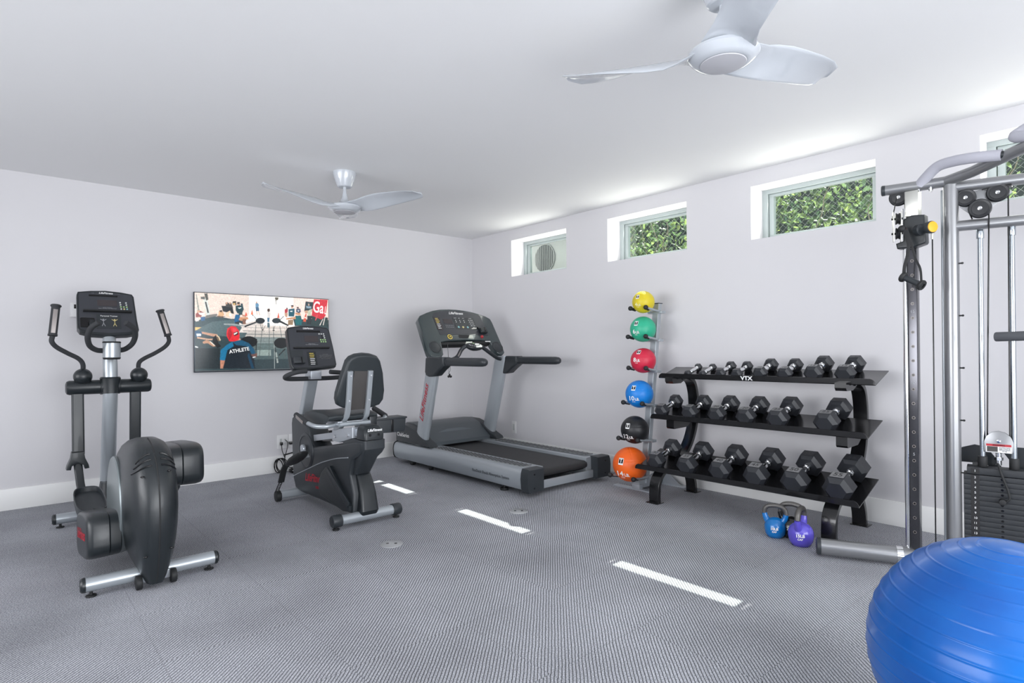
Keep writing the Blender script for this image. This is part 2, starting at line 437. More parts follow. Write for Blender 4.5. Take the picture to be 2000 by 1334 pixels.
# ------------------------------------------------------------------ outside
MB().box(.3, 9, -11, 3, 1.75, 1.95).build('ground', M['soil'], kind='structure')
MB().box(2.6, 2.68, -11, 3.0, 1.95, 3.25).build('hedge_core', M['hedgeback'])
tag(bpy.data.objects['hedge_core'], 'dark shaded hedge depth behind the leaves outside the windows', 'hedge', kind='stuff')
rng = random.Random(3)
def leaves(n, x0, x1, y0, y1, z0, z1, name):
    V, F, tn = [], [], []
    for _ in range(n):
        y = rng.uniform(y0, y1); z = rng.uniform(z0, z1); x = rng.uniform(x0, x1)
        dens = .5 + .5 * math.sin(y * 3.1 + 1.3 * math.sin(z * 4)) * math.cos(z * 3.3 + y)
        if rng.random() > .35 + .75 * dens: continue
        s = rng.uniform(.018, .050); c = Vector((x, y, z))
        d = Vector((rng.uniform(-1, .2), rng.uniform(-1, 1), rng.uniform(-.9, .9))).normalized()
        q = d.orthogonal().normalized(); q.rotate(Matrix.Rotation(rng.uniform(0, 6.28), 3, d)); r = d.cross(q)
        i0 = len(V)
        for a, b, h in ((-1, 0, 0), (-.55, .42, .08), (.1, .5, .1), (.65, .28, .05), (1.1, 0, -.1), (.65, -.28, .05), (.1, -.5, .1), (-.55, -.42, .08)):
            V.append(c + q * (a * s) + r * (b * s) + d * (h * s))
        V.append(c); k = len(V) - 1; t = min(1, max(0, rng.gauss(.50, .25)))
        for j in range(8): F.append((i0 + j, i0 + (j + 1) % 8, k)); tn.append(t)
    me = bpy.data.meshes.new(name); me.from_pydata([tuple(v) for v in V], [], F)
    at = me.attributes.new('tone', 'FLOAT', 'FACE'); at.data.foreach_set('value', tn)
    me.materials.append(M['leaf'])
    o = bpy.data.objects.new(name, me); C.objects.link(o); return o
lv = leaves(15500, 1.20, 1.75, -8.2, .6, 1.95, 3.0, 'hedge_foliage')
tag(lv, 'leafy green climbing hedge seen through the high windows', 'foliage', kind='stuff')
vb = MB()
for k in range(46):
    y = rng.uniform(-8, .3); z = 1.95; P = [(1.24, y, z)]
    for j in range(6):
        y += rng.uniform(-.10, .10); z += .18; P.append((1.22 + rng.uniform(-.03, .12), y, z))
    vb.tube(P, .0045, 6, smooth=3)
tag(vb.build('vine_stems', M['branch']), 'thin bare vine stems climbing behind the chain link outside', 'vine', kind='stuff')
fw = MB()
for k in range(-18, 150):
    y = -8.2 + k * .06
    for sg in (1, -1):
        a = Vector((1.14, y, 1.95)); b = Vector((1.14, y + sg * 1.05, 3.0))
        fw.tube([a, b], .0011, 4, cap=False)
tag(fw.build('chain_link_fence', M['wire']), 'fine chain link fence standing in front of the hedge', 'fence')
ac = thing('air_conditioner_unit', (.98, -.72, 1.95), 'white outdoor air conditioning unit seen through the first small window', 'air conditioner')
MB().box(.80, 1.12, -1.16, -.27, 2.02, 2.86, .02).build('casing', M['ac'], ac)
MB().lathe([(.185, 0), (.185, .01)], (.803, -.55, 2.44), (-1, 0, 0), 40).build('fan_opening', M['acg'], ac)
gr = MB()
for k in range(-5, 6):
    y = .034 * k; h = math.sqrt(max(.185 ** 2 - y * y, 0)) - .004
    if h > .02: gr.box(.782, .790, -.55 + y - .0025, -.55 + y + .0025, 2.44 - h, 2.44 + h)
gr.tube([(.785, -.55 + .185 * math.cos(t * PI / 16), 2.44 + .185 * math.sin(t * PI / 16)) for t in range(32)], .005, 6, close=True)
gr.build('grille', M['ac'], ac)
MB().box(.84, 1.08, -1.05, -.95, 1.95, 2.02).box(.84, 1.08, -.48, -.38, 1.95, 2.02).build('foot_rail', M['acg'], ac)

# ------------------------------------------------------------------ wall fittings
th = thing('thermostat', (-4.16, 0, 1.59), 'small white wall thermostat half hidden behind the elliptical console', 'thermostat')
MB().box(-4.19, -4.09, -.024, 0, 1.53, 1.65, .004).build('body', M['white'], th)
MB().box(-4.165, -4.115, -.0255, -.024, 1.60, 1.635).build('display', M['black'], th)
ou = thing('wall_outlet', (-2.41, 0, .31), 'white double wall socket plate with plugs behind the bike', 'outlet')
MB().box(-2.512, -2.398, -.008, 0, .238, .378, .003).box(-2.392, -2.28, -.008, 0, .238, .378, .003).build('cover_plate', M['white'], ou)
MB().box(-2.482, -2.462, -.011, -.008, .30, .34, .001).box(-2.438, -2.428, -.0105, -.008, .285, .29).box(-2.44, -2.42, -.0105, -.008, .325, .335).build('socket', M['paleb'], ou)
MB().box(-2.484, -2.458, -.035, -.009, .275, .305, .004).build('plug', M['black'], ou)
MB().box(-2.395, -2.335, -.05, -.009, .275, .302, .005).build('plug', M['black'], ou)
o2 = thing('wall_outlet', (0, -.812, .305), 'white single wall socket on the right wall behind the treadmill', 'outlet')
MB().box(-.007, 0, -.852, -.772, .235, .378, .003).build('cover_plate', M['white'], o2)
MB().box(-.009, -.007, -.826, -.798, .27, .345, .001).build('socket', M['paleb'], o2)
cb = MB()
cb.tube([(-2.472, -.03, .28), (-2.47, -.04, .22), (-2.455, -.05, .17), (-2.445, -.05, .14)], .0045, 8, smooth=5)
cb.tube([(-2.43, -.02, .325), (-2.415, -.035, .30), (-2.42, -.04, .24), (-2.44, -.05, .18), (-2.45, -.05, .14)], .004, 8, smooth=5)
for (cx, cz, rx, rz, ph) in ((-2.505, .075, .050, .072, 0), (-2.49, .078, .046, .068, 1), (-2.512, .07, .04, .064, 2), (-2.478, .082, .052, .064, .5)):
    cb.tube([(cx + rx * math.cos(t * PI / 12), -.05 - .006 * math.sin(t * PI / 6 + ph), cz + rz * math.sin(t * PI / 12)) for t in range(24)], .0045, 6, close=True)
cb.tube([(-2.455, -.05, .14), (-2.44, -.05, .10), (-2.42, -.06, .06), (-2.39, -.10, .04)], .0045, 8, smooth=5)
cb.tube([(-2.46, -.045, .175), (-2.43, -.05, .18), (-2.39, -.05, .187), (-2.35, -.04, .19)], .007, 8, smooth=4)
cab = cb.build('coiled_power_cable', M['black']); tag(cab, 'black power cable coiled against the baseboard below the socket', 'cable')
ad = MB().box(-2.42, -2.32, -.17, -.07, .0, .038, .012).box(-2.41, -2.335, -.15, -.09, .036, .058, .01).build('power_adapter', M['black'])
tag(ad, 'small black power adapter lying on the carpet behind the bike', 'adapter')
def floor_socket(x, y, lab):
    t = thing('floor_socket', (x, y, 0), lab, 'floor socket', 'round floor sockets in the carpet')
    MB().lathe([(.072, 0), (.072, .003), (.066, .0055), (.0, .0055)], (x, y, 0), n=40).build('cover', M['floorbox'], t)
    for s in (-1, 1):
        d = Vector((math.cos(.85 - PI / 2), math.sin(.85 - PI / 2), 0)) * (.026 * s)
        MB().lathe([(.0095, .0056), (.0095, .0066)], (x + d.x, y + d.y, 0), n=16).build('screw_hole', M['black'], t)
floor_socket(-2.759, -2.766, 'round steel floor socket between the two cardio machines and the room centre')
floor_socket(-1.665, -2.75, 'round steel floor socket beside the middle patch of sunlight')

# ------------------------------------------------------------------ television
TVD = '''2e3f43 0,0 1000,0 1000,1000 0,1000;d9c8bb 0,0 420,0 420,300 0,360;e6cfc4 700,0 1000,0 1000,300 700,300;fbf8f2 372,0 708,0 708,300 720,400 330,420 372,260;35484c 3,378 86,285 184,304 254,325 192,402 2,474;4b5f62 2,474 119,364 254,333 334,396 479,459 478,562 280,566 2,522;c9bfb7 307,397 371,361 479,313 479,442 316,431;d8cdc4 330,400 760,400 800,500 300,500;b9b3ab 360,490 700,490 720,560 340,560;7f8a88 370,560 700,560 720,640 360,640;5f706e 380,640 700,640 700,720 380,720;48595a 400,720 700,720 700,860 400,860;2f3e42 400,860 1000,860 1000,1000 400,1000;8b9a94 430,730 535,730 535,810 430,810;47504f 330,430 760,430 760,434 330,435;47504f 327,475 760,475 760,479 327,480;47504f 324,520 760,520 760,524 324,525;47504f 321,565 760,565 760,569 321,570;47504f 318,610 760,610 760,614 318,615;47504f 315,655 760,655 760,659 315,660;47504f 312,700 760,700 760,704 312,705;505a58 420,400 424,400 405,860 400,860;505a58 470,400 474,400 445,860 440,860;505a58 520,400 524,400 520,860 515,860;505a58 550,400 554,400 561,860 556,860;505a58 600,400 604,400 645,860 640,860;505a58 650,400 654,400 725,860 720,860;9aa39f 556,640 560,640 562,990 558,990;8d8f86 8,25 14,25 32,224 21,241;c8cbc4 59,85 82,58 103,268 79,293;4a4a45 63,7 84,5 91,82 76,99;595c58 40,54 68,47 67,84 40,82;2b2e30 67,116 76,111 94,252 84,257;6d6a66 77,285 149,261 149,289 56,335;8e4a46 7,274 28,224 61,254 40,312 7,314;e8e4e0 23,257 65,254 61,295 32,280;2e5b86 36,312 69,302 65,351 44,360;d9d3cc 3,338 19,321 27,361 7,370;c9a184 15,225 34,224 32,256 17,257;1e2427 178,156 254,150 265,257 188,229;3b3a3a 206,112 219,107 237,126 246,109 259,175 210,170;b58f78 208,108 219,107 219,132 208,133;b58f78 232,106 242,105 242,128 232,128;3f3a33 255,92 281,85 283,139 257,141;c9a66a 259,116 274,115 274,136 259,137;caa078 162,223 184,217 197,270 188,295 154,289;3a3230 165,215 182,212 182,238 165,239;5a4b45 149,289 206,294 184,312 149,306;dcc0a4 210,244 237,214 247,267 236,301 206,294;e8e2d8 232,243 246,250 243,292 232,293;15393f 277,148 303,133 330,152 326,237 290,248 276,207;2a2523 286,101 306,96 307,133 288,135;cfd6d6 292,172 317,166 312,183 299,184;b9876c 290,122 304,121 303,142 291,143;1c3b44 310,116 326,115 335,194 326,220 321,161;1b5a83 276,265 308,263 305,347 271,399 267,324;2a4346 294,230 321,220 326,262 299,272;c08a66 307,297 362,294 371,319 316,347 298,331;b3836a 321,262 348,269 353,294 326,287;2b3335 271,366 307,347 316,397 276,403;8d9695 194,386 271,386 334,405 334,417 194,402;20282b 334,413 422,350 426,367 343,430;e6ded6 303,372 321,384 316,397 303,398;7d5b4c 325,321 348,320 348,387 327,388;e0683f 392,198 397,198 402,257 385,258;d4553f 348,231 353,231 360,277 343,278;5f87a3 418,107 436,97 446,118 443,156 420,158;44627c 420,158 445,156 448,207 421,209;b59079 423,77 432,76 432,102 422,102;c9a893 424,209 431,209 436,264 429,264;c9a893 438,208 445,208 455,263 448,265;1d262b 490,336 488,347 484,358 477,367 469,374 459,378 449,378 440,375 431,369 425,361 421,350 419,339 421,327 425,317 432,307 440,301 450,297 460,296 469,299 478,305 484,313 488,324;2a3439 610,329 609,340 605,350 598,358 590,365 581,368 571,368 562,366 554,360 548,352 544,343 542,332 544,322 548,311 554,303 562,297 571,293 581,293 590,295 599,301 605,308 609,318;20282b 599,317 675,386 666,403 594,347;3a4144 628,268 635,268 608,320 604,312;3a4144 399,258 406,266 426,311 422,320;20282b 403,266 403,269 402,271 401,274 400,275 399,276 398,276 397,275 396,274 395,272 395,269 395,266 395,263 395,261 396,258 397,257 398,256 399,256 401,257 401,258 402,260 403,263;20282b 635,270 635,272 635,274 634,276 633,278 632,278 630,278 629,278 628,276 627,275 627,272 627,270 627,268 627,265 628,264 629,262 630,261 632,261 633,262 634,263 635,265 635,267;6b6a64 450,374 454,374 468,451 463,451;6b6a64 491,393 495,393 479,452 475,448;6b6a64 566,390 569,390 556,458 551,454;20211f 480,459 479,461 479,463 477,465 475,467 473,467 471,467 469,467 468,466 466,464 465,462 465,459 465,457 466,455 468,453 469,452 471,451 474,451 476,451 477,453 479,454 479,456;20211f 562,465 562,467 561,469 559,471 557,472 555,472 552,472 550,472 548,471 546,469 545,467 545,465 545,463 546,461 548,459 550,458 552,457 555,457 557,458 559,459 561,461 562,463;cfc9c4 505,217 529,211 533,249 526,291 508,292;4b6f86 505,292 525,291 523,350 507,351;4a3a33 508,171 526,165 529,203 515,216 506,200;50646a 507,359 524,358 526,425 507,426;cf5a45 590,224 595,224 601,295 582,292;5b574c 563,10 595,7 590,42 576,51 577,115 574,115 571,60;a83a42 642,165 667,159 664,215 640,221;2a2523 653,145 664,145 664,163 653,164;b58f78 637,217 666,219 661,284 642,267;1f5361 671,163 718,151 720,211 713,268 671,266;2a2321 690,108 710,104 710,134 691,136;b98d74 691,127 708,126 706,152 693,153;d7dcdc 681,188 705,185 698,202 686,201;33455a 733,158 765,152 770,199 755,213 732,202;3a302c 736,132 752,127 755,152 738,154;c9c9c9 742,175 757,172 755,192 745,192;b98663 725,211 765,213 769,243 725,237;1f5f63 725,254 769,247 779,321 774,382 729,384 720,306;c08a66 652,293 725,267 730,297 652,314;8d7359 666,318 710,307 705,385 666,386;2c3a40 809,46 874,47 866,166 797,189;7f93a0 813,109 856,110 856,141 815,139;b39a8c 829,72 841,73 840,102 829,103;c9553c 807,223 817,224 809,337 787,329;e9e0d6 802,267 812,268 810,284 799,283;b58f78 800,180 825,169 825,213 805,214;b3b5a0 825,178 856,149 866,166 850,211 860,246 825,248;c9a893 856,167 868,135 871,153 861,193;2b3033 822,248 860,246 855,370 819,371;2b3b3c 860,246 996,265 995,391 855,396;c22f3c 878,6 996,5 975,248 938,295 858,242;d9d0c8 969,248 975,248 958,379 952,379;d9d0c8 951,285 956,285 930,380 923,380;c24b4f 902,226 912,221 907,261 891,315 886,311;d9b26f 2,442 44,441 15,474 2,482;1f4a68 2,482 48,497 43,553 6,570 2,538;d9dee0 10,522 39,521 41,553 14,554;b98d74 45,497 132,523 149,527 149,560 119,556 47,521;c29a80 14,562 85,585 119,585 114,605 81,601 14,582;b3866a 51,626 76,601 106,625 140,682 118,686 85,642 55,650;17191b 119,576 140,535 157,641 174,682 148,707 119,633;d8c3a0 142,527 162,559 172,600 166,617 153,576;6e5b49 147,551 157,568 166,613 153,613 144,576;e0d5c4 95,617 102,617 133,670 127,678;e8e8e6 2,678 22,692 20,700 2,697;1f292d 2,706 165,707 165,974 1,970;161b1d 432,623 430,645 422,664 411,681 396,693 379,699 361,699 344,693 330,681 318,665 311,645 309,624 311,603 319,583 330,566 345,554 361,548 379,548 396,554 411,565 423,581 430,601;14181a 669,639 666,660 660,680 649,696 635,707 620,713 604,713 589,707 575,696 565,680 558,660 556,639 559,619 565,599 576,583 589,571 604,565 620,565 636,571 649,582 660,598 667,618;0f1315 421,580 430,580 425,734 418,734;2a3133 562,703 569,703 574,779 567,779;9aa39d 567,770 578,766 590,911 578,914;1b2022 641,712 650,716 597,813 590,805;1b2022 573,838 587,837 587,849 572,850;1c242b 169,871 218,658 325,598 397,708 415,981 173,970;1d6a8e 165,863 172,732 218,658 253,624 262,682 217,732 200,872;1a4f6c 253,624 316,599 370,640 407,717 416,785 397,819 379,750 352,683 279,666;b27c64 169,863 200,868 186,970 169,970;c9967c 253,620 311,599 307,574 280,599;6a4a43 383,793 430,777 427,828 402,831;d5dad8 395,827 416,819 418,832 399,840;d5262f 212,509 218,451 245,417 276,424 298,473 304,548 298,599 262,620 231,616 214,550;a81c28 236,434 253,516 235,599 229,591 218,517;e8414a 253,441 280,449 287,499 258,499;2a1a1c 258,508 289,482 296,523 266,549;e6e2dc 262,516 287,494 288,507 266,534;163b52 370,767 408,980 387,980 360,809'''
X0, X1, Z0, Z1 = -3.268, -1.975, 1.052, 1.787
tv = thing('television', (-2.62, 0, 1.42), 'flat wall television showing people training in a gym', 'television')
MB().box(X0 - .006, X1 + .006, -.046, -.018, Z0 - .012, Z1 + .006, .003).build('bezel', M['tvframe'], tv)
MB().box(X0 + .35, X1 - .35, -.018, -.0005, Z0 + .12, Z1 - .12, .003).build('wall_bracket', M['black'], tv)
def tv_screen():
    NX, NZ = 470, 270
    img = np.zeros((NZ, NX, 3)); gx = (np.arange(NX) + .5) / NX * 1000; gz = (np.arange(NZ) + .5) / NZ * 1000
    for part in TVD.split(';'):
        tk = part.split(); c = np.array(lin(tk[0])); P = np.array([[float(a) for a in q.split(',')] for q in tk[1:]])
        lo = P.min(0); hi = P.max(0)
        ix = np.where((gx >= lo[0] - 3) & (gx <= hi[0] + 3))[0]; iz = np.where((gz >= lo[1] - 3) & (gz <= hi[1] + 3))[0]
        if not len(ix) or not len(iz): continue
        XX, ZZ = np.meshgrid(gx[ix], gz[iz]); ins = np.zeros(XX.shape, bool); n = len(P); j = n - 1
        for i in range(n):
            xi, zi = P[i]; xj, zj = P[j]
            if zi != zj:
                ins ^= ((zi > ZZ) != (zj > ZZ)) & (XX < (xj - xi) * (ZZ - zi) / (zj - zi) + xi)
            j = i
        sub = img[np.ix_(iz, ix)]; sub[ins] = c; img[np.ix_(iz, ix)] = sub
    r = np.random.RandomState(2); nz = r.rand(NZ, NX)
    for _ in range(2): nz = (nz + np.roll(nz, 1, 0) + np.roll(nz, 1, 1) + np.roll(nz, -1, 0) + np.roll(nz, -1, 1)) / 5
    img = img * (1 + (nz[..., None] - .5) * .8)
    k = img.copy()
    for sh in ((1, 0), (-1, 0), (0, 1), (0, -1)): k += np.roll(img, sh, (0, 1))
    img = np.clip(k / 5, 0, 1)
    xs = X0 + (X1 - X0) * np.arange(NX + 1) / NX; zs = Z1 - (Z1 - Z0) * np.arange(NZ + 1) / NZ
    XX, ZZ = np.meshgrid(xs, zs); V = np.stack([XX.ravel() + 2.62, np.full(XX.size, -.0475), ZZ.ravel() - 1.42], 1)
    a = np.arange(NX); F = []
    for i in range(NZ):
        b = i * (NX + 1) + a; F.append(np.stack([b, b + NX + 1, b + NX + 2, b + 1], 1))
    F = np.concatenate(F)
    me = bpy.data.meshes.new('screen'); me.vertices.add(len(V)); me.vertices.foreach_set('co', V.ravel())
    me.loops.add(F.size); me.loops.foreach_set('vertex_index', F.ravel())
    me.polygons.add(len(F)); me.polygons.foreach_set('loop_start', np.arange(len(F)) * 4)
    me.update(); me.validate()
    at = me.attributes.new('paint', 'FLOAT_COLOR', 'FACE')
    at.data.foreach_set('color', np.concatenate([img.reshape(-1, 3), np.ones((NX * NZ, 1))], 1).ravel())
    me.materials.append(M['tv']); o = bpy.data.objects.new('screen', me); C.objects.link(o); o.parent = tv
tv_screen()
M['tvw'] = emis('screen_white', (.8, .8, .78), .35); M['tvp'] = emis('screen_pink', (.85, .75, .74), .45)
text('ATHLETE', (-2.879, -.049, 1.245), (1, 0, .17), (0, 0, 1), .048, M['tvw'], tv, 'caption', bold=.0012, sx=.95)
text('Ga', (-2.085, -.049, 1.692), (1, 0, -.12), (0, 0, 1), .165, M['tvp'], tv, 'caption', bold=.003, sx=.62)
text('L', (-2.005, -.049, 1.665), (1, 0, -.12), (0, 0, 1), .12, M['tvp'], tv, 'caption', sx=.5)

# ------------------------------------------------------------------ ceiling fans
def fan(cx, cy, hz, phase, lab, L=.655):
    t = thing('ceiling_fan', (cx, cy, H), lab, 'ceiling fan', 'white three blade ceiling fans')
    MB().lathe([(.092, 0), (.09, -.02), (.075, -.07), (.058, -.115), (.05, -.121), (.03, -.121)], (cx, cy, H), n=40).build('canopy', M['fan'], t)
    MB().cyl((cx, cy, H - .12), (cx, cy, hz + .10), .0135, 20).lathe([(.0135, .12), (.016, .10), (.028, .05), (.05, .02), (.09, .004)], (cx, cy, hz + .012), n=32).build('downrod', M['fan'], t)
    hub = MB().lathe([(.03, .026), (.09, .020), (.13, .005), (.135, -.008), (.115, -.030), (.092, -.040), (.088, -.040)], (cx, cy, hz), n=48).build('motor_housing', M['fan'], t)
    MB().lathe([(.086, -.041), (.084, -.044), (.05, -.050), (.0, -.052)], (cx, cy, hz), n=40).build('light_cover', M['whitefan2'], hub)
    for k in range(3):
        a = math.radians(phase + 120 * k); d = Vector((math.cos(a), math.sin(a), 0)); q = Vector((-math.sin(a), math.cos(a), 0)); rings = []
        #      r, lead, trail, twist z, height
        S = [(.04, .100, -.105, .010, .0), (.10, .092, -.100, .018, -.002), (.16, .070, -.085, .030, .002), (.22, .056, -.080, .040, .010), (.30, .058, -.088, .040, .020),
             (.38, .066, -.090, .034, .029), (.48, .074, -.094, .024, .038), (.57, .080, -.086, .016, .045), (.63, .082, -.060, .010, .05), (L, .080, -.012, .006, .052), (L + .008, .070, .010, .004, .053)]
        for r, le, tr, tw, hh in S:
            w = le - tr; th = .010 if r < .5 else .006
            ring = []
            for u, v in sellipse(w / 2, th, 2.2, 20):
                s = u / (w / 2)
                ring.append(Vector((cx, cy, hz + hh)) + d * r + q * ((le + tr) / 2 + u) + Vector((0, 0, v - tw * s + .012 * (1 - s * s))))
            rings.append(ring)
        MB().loft(rings).build('fan_blade', M['fan'], t, sharp=50)
M['whitefan2'] = mat('fan_cover_matte', (.50, .50, .53), .5)
fan(-2.52, -1.62, 2.395, 62, 'far white ceiling fan hanging above the wall television')
fan(-2.50, -4.905, 2.370, -13, 'near white ceiling fan hanging above the middle of the carpet')

# ------------------------------------------------------------------ exercise ball
bc = Vector((-2.49, -5.73, .334)); R_ = .334
gb = MB()
ax = Vector((-.02, -.04, 1)).normalized(); X = ax.orthogonal().normalized(); Y = ax.cross(X); rings = []
nr = 420
for i in range(1, nr):
    th = PI * i / nr; g = 0
    deg = math.degrees(th)
    k = (deg - 12) / 7.4
    if 0 <= deg - 10 and deg < 172:
        dd = abs(k - round(k)) * 7.4
        g = .0022 * math.exp(-(dd / .36) ** 2)
    r = R_ * .996 + g
    rings.append([bc + ax * (r * math.cos(th)) + (X * math.cos(2 * PI * j / 72) + Y * math.sin(2 * PI * j / 72)) * (r * math.sin(th)) for j in range(72)])
gbo = gb.loft(rings).build('exercise_ball', M['gymball'], sharp=80)
tag(gbo, 'large glossy blue exercise ball with raised rings on the carpet', 'exercise ball')
# ------------------------------------------------------------------ elliptical trainer
BR = 'LifeFitness'
XE = -4.01
el = thing('elliptical_trainer', (XE, -1.65, 0), 'black and silver elliptical trainer with two moving arms at the left wall', 'elliptical trainer')
def stab(y, x0, x1, z, r, par, m='silver'):
    s = MB().cyl((x0, y, z), (x1, y, z), r, 28).build('stabilizer', M[m], par)
    for a, b in ((x0, x0 - .016), (x1, x1 + .016)):
        MB().lathe([(r + .001, -.006), (r + .001, .008), (r * .8, .016), (0, .018)], (a, y, z), (b - a, 0, 0), 28).build('end_cap', M['plastic'], s)
    for xx in (x0 + .03, x1 - .03):
        MB().cyl((xx, y, 0), (xx, y, .008), .024, 20, bev=.002).cyl((xx, y, .006), (xx, y, z - r + .006), .008, 12).build('levelling_foot', M['rubber'], s)
    return s
stab(-2.445, -4.31, -3.708, .062, .036, el)
stab(-.865, -4.34, -3.68, .062, .036, el)
MB().box(XE - .04, XE + .04, -2.42, -.80, .07, .13, .008).build('centre_beam', M['silver'], el)
MB().box(XE - .075, XE + .07, -2.50, -2.47, .025, .07, .004).build('base_plate', M['alu'], el)
for xx in (-4.085, -3.928):
    MB().cyl((xx - .014, -2.51, .036), (xx + .014, -2.51, .036), .036, 24, bev=.004).build('transport_wheel', M['rubber'], el)
# flywheel housing: y runs away from the viewer, tall rounded D seen from behind
hs = MB(); rings = []
#      z,   rear,  front, halfwidth, x centre
S = [(.035, -2.585, -2.42, .040, -4.018), (.07, -2.60, -2.36, .056, -4.018), (.12, -2.625, -2.10, .078, -4.018), (.18, -2.645, -1.90, .098, -4.018), (.26, -2.668, -1.79, .113, -4.018), (.34, -2.68, -1.74, .121, -4.018),
     (.42, -2.682, -1.735, .124, -4.018), (.50, -2.672, -1.76, .123, -4.018), (.58, -2.645, -1.83, .118, -4.018), (.65, -2.60, -1.93, .110, -4.018), (.70, -2.545, -2.03, .098, -4.018), (.735, -2.47, -2.14, .078, -4.018), (.752, -2.40, -2.22, .050, -4.018), (.758, -2.35, -2.28, .02, -4.018)]
for z, r, f, w, xc in S:
    rings.append([Vector((xc + u, (r + f) / 2 + v, z)) for u, v in sellipse(w, (f - r) / 2, 3.2, 40)])
hs = hs.loft(rings).build('drive_housing', M['plastic'], el, sharp=60)
# centre seam and vents follow the rear surface
def rear(z):
    zs = [s[0] for s in S]; rs = [s[1] for s in S]
    return float(np.interp(z, zs, rs))
MB().tube([(-4.018, rear(z) - .0012, z) for z in np.linspace(.05, .74, 24)] + [(-4.018, -2.36, .7595)], .0035, 6).build('seam', M['rubber'], hs)
def hwid(z, y):
    zs = [s[0] for s in S]; w = np.interp(z, zs, [s[3] for s in S]); r = np.interp(z, zs, [s[1] for s in S]); f = np.interp(z, zs, [s[2] for s in S])
    b = (f - r) / 2; c = (f + r) / 2; t = min(abs((y - c) / b), .999)
    return float(w * (1 - t ** 3.2) ** (1 / 3.2))
for sg in (-1, 1):
    vt = MB()
    for k, zz in enumerate((.70, .675, .648)):
        P = []
        for q in np.linspace(0, 1, 10):
            u = sg * (.022 + q * (.062 + .008 * k)); z = zz - q * q * .045
            zs = [s[0] for s in S]; w = np.interp(z, zs, [s[3] for s in S]); r = np.interp(z, zs, [s[1] for s in S]); f = np.interp(z, zs, [s[2] for s in S])
            b = (f - r) / 2; t = min(abs(u) / w, .995); y = (f + r) / 2 - b * (1 - t ** 3.2) ** (1 / 3.2)
            P.append((-4.018 + u, y - .001, z))
        vt.tube(P, .0045, 6)
    vt.build('vent_slots', M['black'], hs)
for (x, z) in ((-4.085, .60), (-3.965, .615), (-4.075, .20), (-3.962, .225)):
    MB().ball((x, rear(z) + .004, z), .010, 12, 8, (1, .5, .55)).build('screw_recess', M['black'], hs)
# crank discs on each side
for sg in (-1, 1):
    x = -4.018 + sg * .118
    MB().lathe([(.262, -.05), (.270, .004), (.265, .010), (.24, .013), (0, .013)], (x, -2.10, .37), (sg, 0, 0), 56).build('crank_disc', M['discgrey'], el)
# crank covers
def cover(x0, x1, y, z, tilt, lab=None):
    sg = 1 if x1 > x0 else -1; rings = []
    a = math.radians(tilt); U = Vector((0, math.cos(a), math.sin(a))); V = Vector((0, -math.sin(a), math.cos(a)))
    for t, k in ((0, .90), (.04, .96), (.33, .98), (.35, .965), (.37, .985), (.8, 1.0), (.93, .97), (.98, .92), (1, .85)):
        c = Vector((x0 + (x1 - x0) * t, y, z))
        rings.append([c + U * (u * k) + V * (v * k) for u, v in sellipse(.300, .125, 4.2, 44)])
    return MB().loft(rings).build('crank_cover', M['plastic'], el, sharp=40)
c1 = cover(-4.135, -4.290, -2.07, .222, -10)
c2 = cover(-3.90, -3.722, -2.02, .555, -4)
text(BR, (-4.2915, -2.08, .23), (0, -1, .17), (0, .17, 1), .085, M['redtxt'], c1, shear=.3, sx=1.15)
# mast
MB().tube([(XE, -.66, .10), (XE, -.70, .40), (XE, -.775, .70), (XE, -.835, .95), (XE, -.825, 1.15), (XE, -.79, 1.30), (XE, -.745, 1.42)], [.052, .050, .048, .047, .046, .044, .04], 28, smooth=6).build('mast', M['silver'], el)
MB().loft([[(XE + u, -.72 + v + (z - .1) * -.1, z) for u, v in sellipse(a, b, 2.6, 28)] for z, a, b in ((.05, .075, .12), (.12, .075, .12), (.20, .064, .085), (.26, .056, .062))]).build('mast_boot', M['plastic2'], el)
cr = MB().cyl((-4.275, -.81, .978), (-3.745, -.81, .978), .052, 32, bev=.022)
cr.build('pivot_crossbar', M['plastic'], el)
MB().cyl((XE - .062, -.815, .978), (XE + .062, -.815, .978), .057, 32, bev=.004).loft([[(XE + u, -.832 + v, z) for u, v in sellipse(a, a, 2.2, 28)] for z, a in ((.93, .058), (1.0, .060), (1.04, .066), (1.05, .060))]).build('pivot_collar', M['plastic'], el)
MB().lathe([(.050, 0), (.054, .004), (.056, .10), (.056, .115), (.050, .117), (.047, .108), (.045, .02), (0, .02)], (XE - .0, -.915, 1.192), n=36).build('cup_holder', M['silver'], el)
MB().lathe([(.0565, 0), (.058, .006), (.052, .012), (.046, .006), (.046, -.05), (0, -.05)], (XE, -.915, 1.300), n=36).lathe([(.049, -.008), (.055, 0), (.055, .006)], (XE, -.915, 1.188), n=36).build('cup_liner', M['rubber'], el)
MB().tube([(-4.05, -.86, 1.244), (-4.10, -.89, 1.250), (-4.145, -.95, 1.282), (-4.162, -1.02, 1.345), (-4.146, -1.07, 1.405), (-4.106, -1.10, 1.440)], .0185, 16, smooth=6).build('fixed_handlebar', M['foamk'], el)
MB().tube([(-3.965, -.86, 1.244), (-3.92, -.89, 1.258), (-3.885, -.95, 1.300), (-3.878, -1.02, 1.362), (-3.900, -1.07, 1.410), (-3.948, -1.10, 1.443)], .0185, 16, smooth=6).build('fixed_handlebar', M['foamk'], el)
AL = [(-4.173, -.80, 1.08), (-4.174, -.83, 1.145), (-4.201, -.85, 1.188), (-4.266, -.88, 1.228), (-4.329, -.91, 1.271), (-4.356, -.93, 1.309), (-4.352, -.93, 1.348)]
AR = [(-3.826, -.80, 1.075), (-3.82, -.77, 1.145), (-3.784, -.75, 1.181), (-3.705, -.72, 1.223), (-3.631, -.69, 1.272), (-3.597, -.67, 1.317), (-3.601, -.67, 1.362)]
